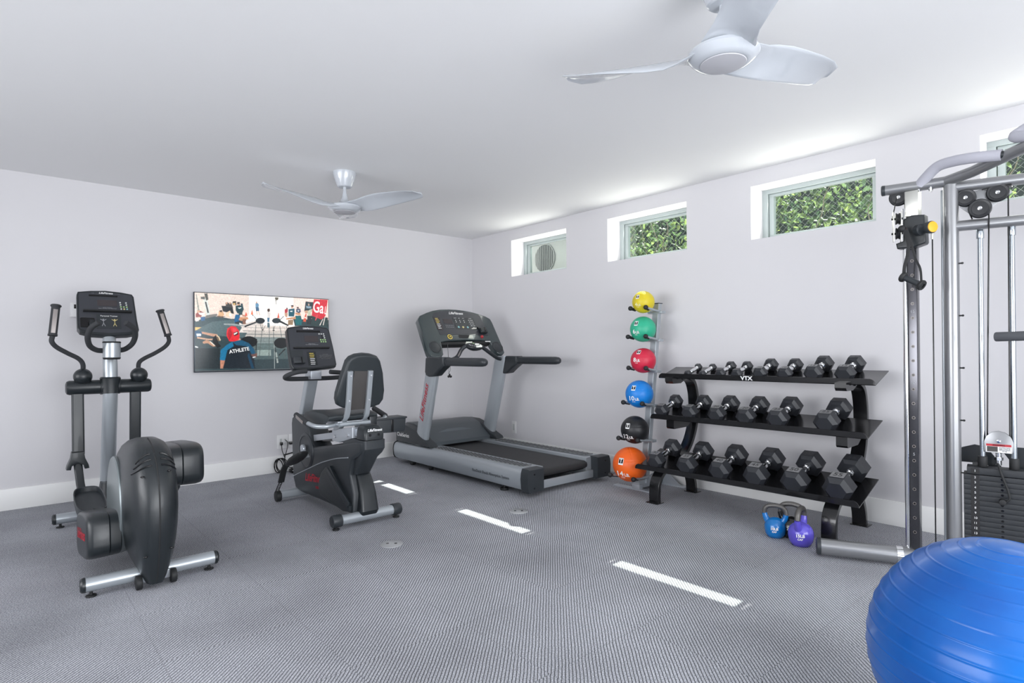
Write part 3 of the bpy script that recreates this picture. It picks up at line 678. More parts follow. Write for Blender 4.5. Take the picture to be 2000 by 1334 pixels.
for P, top, xs, xl, yl in ((AL, (-4.331, -.90, 1.556), -4.175, -4.205, -.86), (AR, (-3.653, -.65, 1.562), -3.828, -3.850, -.79)):
    arm = MB().tube(P, .0155, 16, smooth=6).build('moving_arm', M['foamk'], el)
    a = Vector(P[-1]); b = Vector(top); d = (b - a).normalized()
    MB().cyl(a, b, .0255, 20).lathe([(.029, 0), (.032, .006), (.032, .010), (.026, .016), (0, .018)], b - d * .004, d, 24).lathe([(.028, 0), (.028, .012)], a, d, 24).build('hand_grip', M['foamk'], arm)
    # contact sensor facing the user
    e = Vector((0, -1, 0)); MB().obox((a + b) / 2 + e * .0235, d.cross(e), d, e, .026, (b - a).length * .80, .006, .002).build('pulse_sensor', M['gripg'], arm)
    MB().ball((xs, -.83, 1.058), .058, 32, 24).build('arm_pivot_ball', M['plastic'], arm)
    MB().bar([(xl, -.815, .96), (xl, yl, .50)], rrect(.074, .034, .012), up=(0, 1, 0)).build('swing_lever', M['plastic'], arm)
# lower joints and pedal arms
for sg, xj, yj, zj, cx, cy, cz in ((-1, -4.212, -.875, .46, -4.20, -1.53, .275), (1, -3.852, -.80, .46, -3.83, -1.55, .38)):
    j = MB(); j.prism([(-.035, .035), (.035, .035), (.042, -.01), (.062, -.06), (.066, -.085), (.04, -.088), (.034, -.06), (0, -.045), (-.034, -.06), (-.04, -.088), (-.066, -.085), (-.062, -.06), (-.042, -.01)], (xj, yj - .05, zj + .03), (1, 0, 0), (0, 0, 1), .09, .008)
    j.build('joint_yoke', M['plastic'], el)
    MB().bar([(xj, yj, zj), (xj + .012 * -sg, yj - .05, .30), (xj + .02 * -sg, yj - .12, .225)], rrect(.050, .05, .012), up=(0, 1, 0)).build('connecting_link', M['plastic'], el)
    MB().bar([(cx, yj - .08, .235), (cx, cy, cz - .03), (cx + .05 * -sg, -2.0, cz + .02)], rrect(.05, .05, .012)).build('pedal_arm', M['plastic2'], el)
    pm = MB(); out = [(u, v) for u, v in sellipse(.078, .215, 3.4, 36)]
    def ringp(k, z, dx=0): return [Vector((cx + .01 * sg + u * k, cy - .12 + v * (1 - (1 - k) * .4), z + (v) * .16)) for u, v in out]
    pm.loft([ringp(.86, cz - .005), ringp(.97, cz + .012), ringp(1.0, cz + .055), ringp(.985, cz + .062), ringp(.92, cz + .058), ringp(.90, cz + .030), ringp(.5, cz + .028)])
    pm.build('foot_pedal', M['plastic2'], el)
# console
def console(par, pl, outline, d, bev, m, name='console'):
    return MB().prism(pl.poly(outline), pl.org(), pl.U, pl.V, d, bev, 3).build(name, m, par)
def decal(pl, x0, x1, z0, z1, m, par, name, off=.0008, r=.003, th=.0012):
    cx, cz = (x0 + x1) / 2, (z0 + z1) / 2
    P = [(u, v) for u, v in rrect(abs(x1 - x0), abs(z1 - z0) * math.sqrt(1 + pl.k ** 2), r)]
    return MB().prism(P, pl.p(cx, cz, off + th), pl.U, pl.V, th + .0005).build(name, m, par)
pe = Plane(-.82, 1.38, .5)
oc = [(-4.198, 1.665), (-4.19, 1.688), (-4.11, 1.700), (-4.018, 1.706), (-3.92, 1.699), (-3.848, 1.686), (-3.837, 1.665), (-3.829, 1.48), (-3.822, 1.405), (-3.833, 1.380), (-3.90, 1.364), (-4.012, 1.358), (-4.13, 1.366), (-4.19, 1.385), (-4.204, 1.41), (-4.203, 1.50)]
co = console(el, pe, list(reversed(oc)), .055, .008, M['plastic'])
ic = [(-4.186, 1.66), (-4.18, 1.678), (-4.018, 1.693), (-3.858, 1.677), (-3.849, 1.66), (-3.840, 1.44), (-3.84, 1.40), (-3.90, 1.382), (-4.012, 1.376), (-4.13, 1.384), (-4.186, 1.405), (-4.19, 1.44)]
MB().prism(pe.poly(list(reversed(ic))), pe.p(0, pe.z0, .0012), pe.U, pe.V, .003).build('face_panel', M['panel'], co)
decal(pe, -4.075, -3.952, 1.582, 1.628, M['screen'], co, 'display', .002)
decal(pe, -4.125, -3.945, 1.655, 1.668, M['black'], co, 'display_strip', .002)
MB().obox(pe.p(-4.013, 1.537, .012), pe.U, pe.V, pe.W, .305, .012, .028, .004).build('reading_rack', M['rubber'], co)
decal(pe, -4.185, -4.098, 1.415, 1.487, M['black'], co, 'phone_tray', .002, .01, .004)
MB().obox(pe.p(-4.12, 1.44, .018), pe.U, pe.V, pe.W, .03, .05, .03, .008).build('phone_clip', M['plastic'], co)
decal(pe, -4.088, -3.935, 1.408, 1.515, M['plastic2'], co, 'instruction_card', .002, .004)
text('Personal Trainer', pe.p(-4.008, 1.503, .005), pe.U, pe.V, .016, M['whitetxt'], co)
text(BR, pe.p(-4.018, 1.682, .004), pe.U, pe.V, .021, M['whitetxt'], co, shear=.25, bold=.0004)
for (x, z, s) in ((-4.10, 1.679, 'TIME'), (-3.935, 1.679, 'LEVEL')): text(s, pe.p(x, z, .004), pe.U, pe.V, .008, M['dimtxt'], co)
text('ENTER WORKOUT\nSELECT PROGRAM AND PRESS START', pe.p(-4.013, 1.565, .004), pe.U, pe.V, .0068, M['greytxt'], co)
for cx in (-4.045, -3.975):      # little training diagrams: a figure with raised arms
    fg = MB(); q = lambda u, v, w=.0052: pe.p(cx + u, 1.452 + v, w)
    fg.prism([(a, b) for a, b in circ(.0055, 12)], q(0, .024), pe.U, pe.V, .001)
    for a, b in (((0, .018), (0, -.004)), ((0, .014), (.018, .026)), ((0, .014), (-.018, .026)), ((0, -.004), (.010, -.026)), ((0, -.004), (-.010, -.026))):
        fg.tube([q(*a), q(*b)], .0022, 6)
    fg.build('exercise_diagram', M['amber'] if cx > -4 else M['greytxt'], co)
bt = {0: 'paleb', 1: 'paleb', 2: 'green', 3: 'amber'}
for r in range(4):
    for c in range(3):
        if c == 1 and r < 2: continue
        mm = M[['paleb', 'paleb', 'green', ['paleb', 'amber', 'teal'][c]][r]]
        MB().lathe([(.0058, .0), (.0058, .003), (.004, .004), (0, .004)], pe.p(-3.931 + c * .019 + .0015 * r, 1.612 - r * .0165, .001), pe.W, 14).build('button', mm, co)

# ------------------------------------------------------------------ recumbent bike
XB = -2.68
bk = thing('recumbent_bike', (XB, -1.75, 0), 'black and silver recumbent exercise bike with padded seat back before the television', 'exercise bike')
s1 = MB().cyl((-2.87, -2.25, .062), (-2.455, -2.25, .062), .035, 28).build('rear_stabilizer', M['silver'], bk)
for a, b in ((-2.87, -2.925), (-2.455, -2.40)):
    sg = 1 if b > a else -1
    MB().lathe([(.041, -.01), (.043, 0), (.043, .045), (.038, .056), (0, .058)], (a, -2.25, .062), (sg, 0, 0), 28).build('end_cap', M['plastic2'], s1)
    MB().cyl((b - sg * .03, -2.25, 0), (b - sg * .03, -2.25, .01), .024, 20, bev=.002).cyl((b - sg * .03, -2.25, .008), (b - sg * .03, -2.25, .03), .008, 10).build('levelling_foot', M['rubber'], s1)
s2 = MB().bar([(-2.90, -1.19, .055), (-2.44, -1.19, .055)], rrect(.062, .07, .02)).build('front_stabilizer', M['silver'], bk)
for x in (-2.915, -2.425):
    MB().cyl((x - .02, -1.19, .045), (x + .02, -1.19, .045), .044, 26, bev=.006).build('transport_wheel', M['rubber'], s2)
# body shell: side outline (y,z) lofted across x
prof = [(-1.085, .62), (-1.10, .35), (-1.12, .16), (-1.17, .085), (-1.30, .07), (-1.8, .078), (-2.16, .075), (-2.23, .085), (-2.24, .22), (-2.18, .345), (-2.22, .46), (-2.36, .52), (-2.39, .60), (-2.30, .605), (-1.95, .54), (-1.55, .47), (-1.50, .50), (-1.47, .58), (-1.40, .655), (-1.31, .70), (-1.16, .70), (-1.10, .67)]
def body(xa, xb, prof, ins, name, m, par, bev=.02):
    P = [(-y, z) for y, z in prof]
    return MB().prism(P, (xa, 0, 0), (0, -1, 0), (0, 0, 1), xb - xa, bev, 3).build(name, m, par, sharp=40)
body(XB - .085, XB + .085, prof, 0, 'shroud', M['plastic2'], bk, .022)
sm = MB().tube([(XB - .087, -1.105, .17), (XB - .088, -1.476, .295), (XB - .088, -1.725, .375), (XB - .088, -1.974, .437), (XB - .087, -2.17, .470)], .004, 6, smooth=6)
sm.build('trim_line', M['alu'], bk)
lo = [(-1.90, .375), (-1.83, .355), (-1.76, .305), (-1.715, .24), (-1.705, .185), (-1.74, .13), (-2.13, .085), (-2.225, .10), (-2.23, .14)]
l2 = body(XB - .112, XB - .08, lo, 0, 'pulley_cover', M['plastic'], bk, .01)
MB().obox((XB - .113, -2.05, .245), (0, -.87, -.49), (0, .49, -.87), (-1, 0, 0), .40, .045, .012, .005).build('raised_rib', M['plastic2'], l2)
MB().lathe([(.150, 0), (.148, .006), (.125, .010), (.120, .006), (0, .006)], (XB - .083, -1.40, .42), (-1, 0, 0), 48).build('crank_dish', M['plastic2'], bk)
text(BR, (XB - .0865, -1.56, .225), (0, -1, .10), (0, 0, 1), .085, M['redtxt'], bk, shear=.35, bold=.0018)
text('9500HR', (XB - .0865, -1.64, .165), (0, -1, .10), (0, 0, 1), .03, M['redtxt'], bk, shear=.2)
# rear lower leg cover and tail boxes
lg = MB(); rings = []
for z, y0, y1, w in ((.07, -2.285, -2.12, .066), (.10, -2.30, -2.10, .070), (.22, -2.275, -2.10, .063), (.30, -2.24, -2.10, .058), (.355, -2.20, -2.08, .054)):
    rings.append([(XB + .02 + u, (y0 + y1) / 2 + v, z) for u, v in rrect(2 * w, y1 - y0, .022)])
lg.loft(rings).build('rear_leg_cover', M['plastic'], bk)
tb = MB(); rings = []
for z, y0, y1, w in ((.352, -2.22, -2.02, .060), (.48, -2.33, -2.06, .064), (.515, -2.37, -2.06, .079), (.55, -2.40, -2.06, .083), (.61, -2.40, -2.06, .083)):
    rings.append([(XB + .004 + u, (y0 + y1) / 2 + v, z) for u, v in rrect(2 * w, y1 - y0, .02)])
tb.loft(rings).build('tail_cover', M['plastic2'], bk)
ec = MB(); rings = []
for z, y0, w in ((.616, -2.415, .073), (.65, -2.415, .075), (.685, -2.405, .069), (.705, -2.385, .057), (.712, -2.36, .045)):
    rings.append([(XB - .006 + u, (y0 - 2.28) / 2 + v, z) for u, v in rrect(2 * w, -2.28 - y0, .018)])
ec = ec.loft(rings).build('rail_end_cap', M['plastic'], bk)
text(BR, (XB - .006, -2.4155, .682), (1, 0, 0), (0, .2, 1), .026, M['whitetxt'], ec, shear=.3, bold=.0005)
for dx in (-.035, .03): MB().cyl((XB - .006 + dx, -2.410, .650), (XB - .006 + dx, -2.4175, .650), .009, 14).build('screw_recess', M['black'], ec)
for sg in (-1, 1):
    MB().bar([(XB + sg * .045, -1.50, .535), (XB + sg * .045, -2.36, .671)], rrect(.03, .05, .004)).build('seat_rail', M['alu'], bk)
MB().bar([(XB, -1.50, .515), (XB, -2.34, .628)], rrect(.08, .03, .004)).build('rail_bed', M['black'], bk)
MB().prism([(2.235, .69), (1.90, .645), (1.90, .56), (2.02, .56), (2.235, .615)], (XB - .085, 0, 0), (0, -1, 0), (0, 0, 1), .17, .006).build('seat_carriage', M['alu'], bk)
for y, z in ((-1.96, .598), (-2.17, .628)):
    MB().cyl((XB - .085, y, z), (XB - .095, y, z), .012, 8).build('bolt', M['chrome'], bk)
# seat
seat = MB(); rings = []
for x, dz, k in ((-.20, -.02, .86), (-.19, .0, .95), (-.14, .008, 1), (0, 0, 1), (.14, .008, 1), (.19, 0, .95), (.20, -.02, .86)):
    rings.append([(XB + x, -1.86 + u * k, .745 + dz + v * k) for u, v in sellipse(.24, .033, 2.8, 28)])
seat.loft(rings).build('seat_cushion', M['vinyl'], bk)
MB().box(XB - .12, XB + .12, -2.08, -1.68, .69, .72, .006).build('seat_pan', M['alu'], bk)
MB().cyl((XB - .12, -2.10, .70), (XB + .12, -2.10, .70), .016, 16).build('cross_rail', M['silver'], bk)
# back rest, seen from behind; leans back
pb = Plane(-2.10, .80, -.26)
bo = [(-2.835, .875), (-2.82, .835), (-2.78, .815), (-2.70, .800), (-2.64, .797), (-2.55, .803), (-2.49, .82), (-2.463, .86), (-2.462, .93), (-2.49, 1.06), (-2.525, 1.15), (-2.555, 1.185), (-2.60, 1.198), (-2.66, 1.203), (-2.72, 1.196), (-2.762, 1.178), (-2.785, 1.15), (-2.815, 1.02), (-2.835, .92)]
bo = [(x + .012, z) for x, z in bo]
MB().prism(pb.poly(bo), pb.org(), pb.U, pb.V, .07, .022, 4).build('back_rest', M['vinyl'], bk, sharp=50)
bi = [(-2.735, .80), (-2.56, .80), (-2.575, 1.08), (-2.715, 1.085)]
MB().prism(pb.poly(bi), pb.p(0, pb.z0, .003), pb.U, pb.V, .01, .002).build('back_plate', M['brownpan'], bk)
for sx, xs in ((-1, (-2.752, -2.742, -2.748, -2.752)), (1, (-2.594, -2.588, -2.590, -2.585))):
    MB().bar([(xs[0], -2.185, 1.085), (xs[1], -2.118, .80), (xs[2], -2.085, .74), (xs[3], -2.02, .675), (xs[3], -1.94, .655)], rrect(.036, .026, .004), up=(0, 1, 0), smooth=4).build('back_upright', M['silver'], bk)
    for z_, y_ in ((1.05, -2.180), (.87, -2.137)): MB().cyl((xs[0] + (xs[1] - xs[0]) * (1.085 - z_) / .285, y_ - .009, z_), (xs[0] + (xs[1] - xs[0]) * (1.085 - z_) / .285, y_ - .018, z_), .006, 10).build('bolt', M['chrome'], bk)
# side grips
MB().tube([(-2.735, -1.99, .700), (-2.80, -2.03, .694), (-2.875, -2.04, .688), (-2.925, -1.98, .690), (-2.945, -1.87, .708)], .0165, 16, smooth=6).build('side_handle', M['silver'], bk)
g1 = MB().tube([(-2.943, -1.89, .703), (-2.952, -1.80, .728), (-2.955, -1.70, .752)], .021, 16, smooth=4).build('side_grip', M['foamk'], bk)
MB().obox((-2.972, -1.80, .728), (0, .95, .27), (0, -.27, .95), (1, 0, 0), .13, .022, .006, .002).build('pulse_sensor', M['gripg'], g1)
MB().tube([(-2.60, -1.97, .700), (-2.52, -2.0, .698), (-2.42, -2.02, .698), (-2.378, -2.00, .708), (-2.368, -1.95, .728)], .0165, 16, smooth=6).build('side_handle', M['silver'], bk)
MB().tube([(-2.368, -1.985, .722), (-2.362, -1.89, .742), (-2.36, -1.79, .765)], .021, 16, smooth=4).build('side_grip', M['foamk'], bk)
# bottle tray
ty = MB()
ty.prism([(-.14, 0), (.14, -.0), (.13, -.10), (.118, -.108), (.02, -.108), (-.12, -.104), (-.13, -.095)], (-2.358, -2.045, .702), (1, 0, 0), (0, 0, 1), .13, .006)
ty.box(-2.505, -2.212, -2.055, -1.905, .697, .712, .005)
ty = ty.build('bottle_tray', M['plastic2'], bk)
MB().box(-2.350, -2.330, -2.048, -2.04, .60, .695, .003).build('divider_groove', M['black'], ty)
MB().box(-2.56, -2.50, -2.10, -2.02, .64, .74, .008).build('tray_bracket', M['plastic'], bk)
# crank, pedals, strap
MB().cyl((XB - .10, -1.41, .445), (XB - .125, -1.41, .445), .034, 24, bev=.006).build('crank_hub', M['alu'], bk)
MB().bar([(XB - .118, -1.42, .44), (XB - .118, -1.52, .395)], rrect(.03, .014, .004)).build('crank_arm', M['alu'], bk)
MB().bar([(XB + .118, -1.40, .45), (XB + .118, -1.30, .50)], rrect(.03, .014, .004)).build('crank_arm', M['alu'], bk)
pd = MB(); rings = []
for t, w, h in ((0, .02, .014), (.05, .042, .030), (.3, .052, .040), (.6, .050, .038), (.85, .036, .028), (1, .018, .014)):
    c = Vector((-2.885, -1.655, .445)).lerp(Vector((-2.90, -1.365, .325)), t)
    rings.append([c + Vector((1, 0, 0)) * u + Vector((0, -.38, .92)) * v for u, v in sellipse(w, h, 2.6, 20)])
pl_ = MB().loft(rings).build('foot_pedal', M['rubber'], bk)
MB().bar([(-2.91, -1.40, .345), (-2.918, -1.34, .29), (-2.92, -1.31, .235), (-2.92, -1.275, .175)], rrect(.05, .016, .006), up=(0, 1, .3), smooth=4).build('pedal_strap', M['rubber'], bk)
ls = MB()
for s_ in (-.012, .012): ls.tube([(-2.92 + s_, -1.285, .185), (-2.92 + s_, -1.225, .13), (-2.922 + s_, -1.175, .07)], .0035, 6)
for k in range(9):
    t = k / 8; ls.tube([(-2.932, -1.28 + .105 * t, .180 - .108 * t), (-2.908, -1.28 + .105 * t, .180 - .108 * t)], .003, 6)
ls.build('perforated_strap', M['rubber'], bk)
rings = []
for t, w, h in ((0, .02, .014), (.3, .05, .038), (.7, .048, .036), (1, .018, .014)):
    c = Vector((XB + .19, -1.40, .53)).lerp(Vector((XB + .19, -1.14, .50)), t)
    rings.append([c + Vector((1, 0, 0)) * u + Vector((0, 0, 1)) * v for u, v in sellipse(w, h, 2.6, 20)])
MB().loft(rings).cyl((XB + .11, -1.29, .505), (XB + .17, -1.29, .505), .01, 10).build('foot_pedal', M['rubber'], bk)
# post, handlebar, console
MB().bar([(XB, -1.14, .62), (XB, -1.34, 1.06)], rrect(.088, .075, .010), up=(0, 1, 0)).build('console_post', M['silver'], bk)
MB().box(XB - .045, XB + .045, -1.415, -1.30, 1.0, 1.07, .006).build('post_clamp', M['alu'], bk)
MB().tube([(-2.795, -1.50, 1.072), (-2.86, -1.50, 1.068), (-2.912, -1.48, 1.052), (-2.94, -1.44, 1.030), (-2.91, -1.39, 1.013), (-2.82, -1.35, 1.006), (-2.68, -1.34, 1.004), (-2.54, -1.35, 1.004), (-2.455, -1.40, 1.012), (-2.44, -1.45, 1.035), (-2.48, -1.48, 1.048), (-2.60, -1.50, 1.060)], .0185, 16, smooth=5).build('front_handlebar', M['foamk'], bk)
pk = Plane(-1.42, 1.10, .4)
oc = [(-2.876, 1.405), (-2.862, 1.425), (-2.80, 1.437), (-2.70, 1.444), (-2.60, 1.440), (-2.533, 1.430), (-2.515, 1.41), (-2.505, 1.25), (-2.503, 1.12), (-2.513, 1.100), (-2.56, 1.093), (-2.70, 1.086), (-2.84, 1.085), (-2.87, 1.092), (-2.884, 1.12), (-2.882, 1.25)]
kc = console(bk, pk, list(reversed(oc)), .05, .009, M['plastic'])
ic = [(-2.866, 1.402), (-2.86, 1.412), (-2.80, 1.425), (-2.70, 1.431), (-2.60, 1.428), (-2.535, 1.417), (-2.526, 1.40), (-2.515, 1.25), (-2.514, 1.122), (-2.52, 1.112), (-2.70, 1.100), (-2.86, 1.102), (-2.872, 1.12), (-2.872, 1.25)]
MB().prism(pk.poly(list(reversed(ic))), pk.p(0, pk.z0, .0012), pk.U, pk.V, .003).build('face_panel', M['panel'], kc)
decal(pk, -2.742, -2.628, 1.306, 1.356, M['screen'], kc, 'display', .002)
decal(pk, -2.80, -2.60, 1.385, 1.402, M['black'], kc, 'display_strip', .002)
MB().obox(pk.p(-2.698, 1.254, .012), pk.U, pk.V, pk.W, .30, .011, .026, .004).build('reading_rack', M['rubber'], kc)
text(BR, pk.p(-2.70, 1.418, .004), pk.U, pk.V, .021, M['whitetxt'], kc, shear=.25, bold=.0004)
text('ENTER WORKOUT\nSELECT PROGRAM AND PRESS START', pk.p(-2.688, 1.286, .004), pk.U, pk.V, .0065, M['greytxt'], kc)
decal(pk, -2.875, -2.775, 1.175, 1.235, M['plastic2'], kc, 'phone_tray', .002, .006, .003)
MB().obox(pk.p(-2.823, 1.150, .022), pk.U, pk.V, pk.W, .092, .06, .04, .012).build('phone_holder', M['plastic2'], kc)
MB().obox(pk.p(-2.808, 1.145, .043), pk.U, pk.V, pk.W, .010, .05, .004, .001).build('phone_holder_slot', M['black'], kc)
decal(pk, -2.742, -2.668, 1.112, 1.226, M['plastic'], kc, 'program_card', .002, .004)
for i in range(7):
    decal(pk, -2.724, -2.688 + .004 * (i % 2), 1.208 - i * .0145, 1.213 - i * .0145, M['whitetxt'] if i > 2 else M['yelp'], kc, 'printed_mark', .0042, .001, .0004)
text('WARNING\nSEE MANUAL BEFORE USE\nHEALTH PROBLEMS MAY\nRESULT FROM INCORRECT\nUSE OF EQUIPMENT', pk.p(-2.588, 1.185, .004), pk.U, pk.V, .0095, M['dimtxt'], kc)
for r in range(5):
    for c in range(3):
        if c < 2 and 0 < r < 3 and not (c == 1): continue
        mm = M['black'] if (c == 1 and r in (1, 2)) else M['green'] if r >= 3 else M['paleb']
        MB().lathe([(.0062, 0), (.0062, .003), (.004, .004), (0, .004)], pk.p(-2.612 + c * .019 + r * .002, 1.374 - r * .0165, .001), pk.W, 14).build('button', mm, kc)
# ------------------------------------------------------------------ treadmill
XT = -.835
tm = thing('treadmill', (XT, -1.45, 0), 'large silver treadmill with black belt and raised console in the corner', 'treadmill')
def rail(sg):
    # profile across x: outer face bulges, top flat
    out = XT + sg * .525; rings = []
    pr = [(0, .15), (-.006, .19), (-.018, .215), (-.04, .228), (-.075, .233), (-.245, .226), (-.25, .20), (-.25, .06), (-.16, .045), (-.05, .045), (-.022, .055), (-.006, .085)]
    for y in (-.335, -.36, -2.45):
        k = .92 if y > -.34 else 1
        rings.append([(out + sg * a * k, y, .14 + (z - .14) * k) for a, z in pr])
    r = MB().loft(rings).build('side_rail', M['silver'], tm, sharp=40)
    xc = XT + sg * .398
    p = [(u + xc, v - 1.715) for u, v in rrect(.118, 1.38, .055, 6)]
    st = MB().loft([[(x, y, .2315 + (.001 if sg * (x - XT) < .45 else 0)) for x, y in p], [(x, y, .2355) for x, y in p]]).build('foot_strip', M['strip'], r)
    dt = MB()
    for i in range(44):
        for j in range(4):
            cx = xc - .042 + j * .028 + (.007 if i % 2 else -.007); cy = -1.06 - i * .0305
            dt.box(cx - .009, cx + .009, cy - .006, cy + .006, .2355, .238)
    dt.build('grip_studs', M['plastic'], st)
    MB().loft([[(out + sg * (a * 1.0 + .004), y, .14 + (z - .14) * 1.03) for a, z in pr] for y in (-.325, -.338)]).build('front_trim', M['black'], r)
    e = MB(); q = [(.006, .15), (.0, .20), (-.014, .236), (-.18, .236), (-.18, .036), (-.014, .036), (0, .07)]
    rings = []
    for y, k in ((-2.44, 1), (-2.515, 1), (-2.53, .94)):
        rings.append([(out + sg * (a - (1 - k) * .09 * 0), y, .136 + (z - .136) * k) for a, z in q])
    e = e.loft(rings).build('rear_end_cap', M['plastic2'], tm)
    for z in (.075, .19): MB().cyl((out - sg * .07, -2.525, z), (out - sg * .07, -2.533, z), .007, 12).build('screw_recess', M['black'], e)
    return r
rl = rail(-1); rail(1)
text('FlexDeck Shock Absorption System', (XT - .5265, -2.03, .130), (0, -1, 0), (0, 0, 1), .036, M['darktxt'], rl, bold=.0002)
MB().box(XT - .29, XT + .29, -2.42, -.60, .12, .165, .004).build('deck', M['black'], tm)
bl = MB(); P = []
for a in range(9): P.append((-2.425 - .035 * math.sin(PI * a / 8), .1 + .065 + .035 * math.cos(PI * a / 8)))
P = [(-.62, .202)] + P + [(-.62, .128)]
bl.prism([(-y, z) for y, z in P], (XT - .282, 0, 0), (0, -1, 0), (0, 0, 1), .564, 0)
bl.build('running_belt', M['belt'], tm, sharp=40)
MB().box(XT - .37, XT + .37, -2.475, -2.455, .042, .112, .003).build('rear_crossmember', M['silver'], tm)
MB().box(XT - .34, XT + .34, -2.1, -.5, .06, .11, .005).build('underframe', M['black'], tm)
for sg in (-1, 1):
    MB().cyl((XT + sg * .46, -2.15, 0), (XT + sg * .46, -2.15, .022), .038, 24, bev=.005).cyl((XT + sg * .46, -2.15, .02), (XT + sg * .46, -2.15, .075), .013, 12).build('levelling_foot', M['rubber'], tm)
    MB().cyl((XT + sg * .475, -.62, .033), (XT + sg * .43, -.62, .033), .033, 24, bev=.005).build('transport_wheel', M['rubber'], tm)
    MB().box(XT + sg * .45 - .03, XT + sg * .45 + .03, -.72, -.56, .04, .075, .005).build('wheel_bracket', M['black'], tm)
    MB().cyl((XT + sg * .475, -.98, .026), (XT + sg * .44, -.98, .026), .026, 20, bev=.004).build('transport_wheel', M['rubber'], tm)
MB().bar([(XT - .46, -.66, .05), (XT + .46, -.66, .05)], rrect(.04, .03, .005)).build('lift_frame', M['black'], tm)
# motor hood: grey top ramp between dark cheeks
hp = [(-.345, .235), (-.345, .41), (-.40, .435), (-.55, .445), (-.70, .40), (-.90, .262), (-.90, .225)]
MB().prism([(-y, z) for y, z in hp], (XT - .40, 0, 0), (0, -1, 0), (0, 0, 1), .80, .012).build('motor_hood', M['motorh'] if 'motorh' in M else M['panelg'], tm)
for sg in (-1, 1):
    x = XT + sg * .445
    cp = [(-.345, .236), (-.345, .415), (-.42, .428), (-.58, .425), (-.74, .385), (-.90, .300), (-1.00, .262), (-1.02, .236)]
    ck = MB().prism([(-y, z) for y, z in cp], (x - .055, 0, 0), (0, -1, 0), (0, 0, 1), .11, .014, 3).build('hood_cheek', M['plastic2'], tm)
    if sg < 0: text('ClubSeries', (x - .0565, -.50, .315), (0, -1, 0), (0, 0, 1), .058, M['whitetxt'], ck)
cu_ = MB()
cu_.prism([(-.36, 0), (-.335, .07), (-.25, .155), (-.10, .195), (.10, .195), (.25, .155), (.335, .07), (.36, 0)], (XT, -.895, .235), (1, 0, 0), (0, .72, .69), .02, .004).build('hood_ramp', M['greyramp'], tm)
# uprights
for sg in (-1, 1):
    x = XT + sg * .45
    rings = []
    for z, y in ((.236, -.79), (.5, -.866), (.85, -.968), (1.12, -1.04), (1.165, -1.045)):
        rings.append([(x + u, y + v, z) for u, v in sellipse(.046, .098, 2.5, 28)])
    up_ = MB().loft(rings).build('upright', M['silver'], tm, sharp=50)
    if sg < 0: text(BR, (x - .0475, -.918, .69), (0, -.28, .96), (0, .96, .28), .096, M['redtxt'], up_, shear=.35, bold=.0006, ext=.0006)
    # handrail
    xo = XT + sg * .478
    pad = MB().prism([(1.005, 1.155), (1.06, 1.165), (1.31, 1.162), (1.318, 1.075), (1.24, 1.03), (1.16, .975), (1.06, .962), (1.01, .975), (.99, 1.01)][::-1] if False else [(.99, 1.01), (1.01, .975), (1.06, .962), (1.16, .975), (1.24, 1.03), (1.318, 1.075), (1.31, 1.162), (1.06, 1.165), (1.005, 1.155)], (xo - .058 if sg < 0 else xo - .052, 0, 0), (0, -1, 0), (0, 0, 1), .11, .02, 3).build('handrail_bracket', M['plastic2'], tm, sharp=45)
    rings = []
    for y, k in ((-1.29, 1), (-1.325, 1), (-1.327, .93), (-1.333, .93), (-1.335, 1), (-1.80, 1), (-1.87, .98), (-1.905, .86), (-1.925, .60), (-1.932, .3)):
        rings.append([(xo + u * k, y, 1.117 + v * k) for u, v in sellipse(.041, .041, 2.4, 24)])
    MB().loft(rings).build('handrail', M['plastic2'], tm, sharp=50)
# console
pt = Plane(-1.03, 1.20, .62)
L_ = [(-1.323, 1.560), (-1.29, 1.600), (-1.19, 1.638), (-1.10, 1.665), (-1.0, 1.682), (-.88, 1.690), (-.78, 1.690), (-.68, 1.684), (-.58, 1.672), (-.48, 1.650), (-.39, 1.625), (-.335, 1.595), (-.325, 1.55),
      (-.322, 1.42), (-.318, 1.26), (-.328, 1.20), (-.36, 1.180), (-.40, 1.180), (-.43, 1.20), (-.452, 1.245), (-.468, 1.31), (-.485, 1.340), (-.60, 1.343), (-.83, 1.343), (-1.05, 1.333), (-1.14, 1.322), (-1.15, 1.25), (-1.165, 1.19), (-1.20, 1.162), (-1.27, 1.158), (-1.32, 1.175), (-1.338, 1.21), (-1.333, 1.38)]
tc_ = MB().prism(pt.poly(list(reversed(L_))), pt.org(), pt.U, pt.V, .075, .012, 3).build('console', M['panelg'], tm, sharp=40)
MB().prism(pt.poly([(-1.14, 1.322), (-.485, 1.340), (-.475, 1.312), (-1.145, 1.296)]), pt.p(0, pt.z0, -.012), pt.U, pt.V, .07, .003).build('console_lip', M['rubber'], tc_)
pn = [(-1.135, 1.60), (-1.10, 1.635), (-1.0, 1.66), (-.80, 1.672), (-.60, 1.655), (-.475, 1.625), (-.455, 1.40), (-.475, 1.395), (-.80, 1.405), (-1.08, 1.395), (-1.12, 1.40)]
MB().prism(pt.poly(list(reversed(pn))), pt.p(0, pt.z0, .002), pt.U, pt.V, .004).build('face_panel', M['panel'], tc_)
decal(pt, -1.128, -1.052, 1.448, 1.588, M['screen'], tc_, 'program_card', .0025)
for i in range(8):
    decal(pt, -1.112, -1.078 + .006 * (i % 3), 1.572 - i * .0155, 1.577 - i * .0155, M['whitetxt'] if i > 3 else M['yelp'], tc_, 'printed_mark', .0042, .001, .0004)
decal(pt, -1.012, -.898, 1.520, 1.572, M['screen'], tc_, 'display', .0025)
decal(pt, -.880, -.70, 1.462, 1.592, M['plastic2'], tc_, 'key_field', .0022)
decal(pt, -.695, -.585, 1.455, 1.595, M['plastic2'], tc_, 'key_field', .0022)
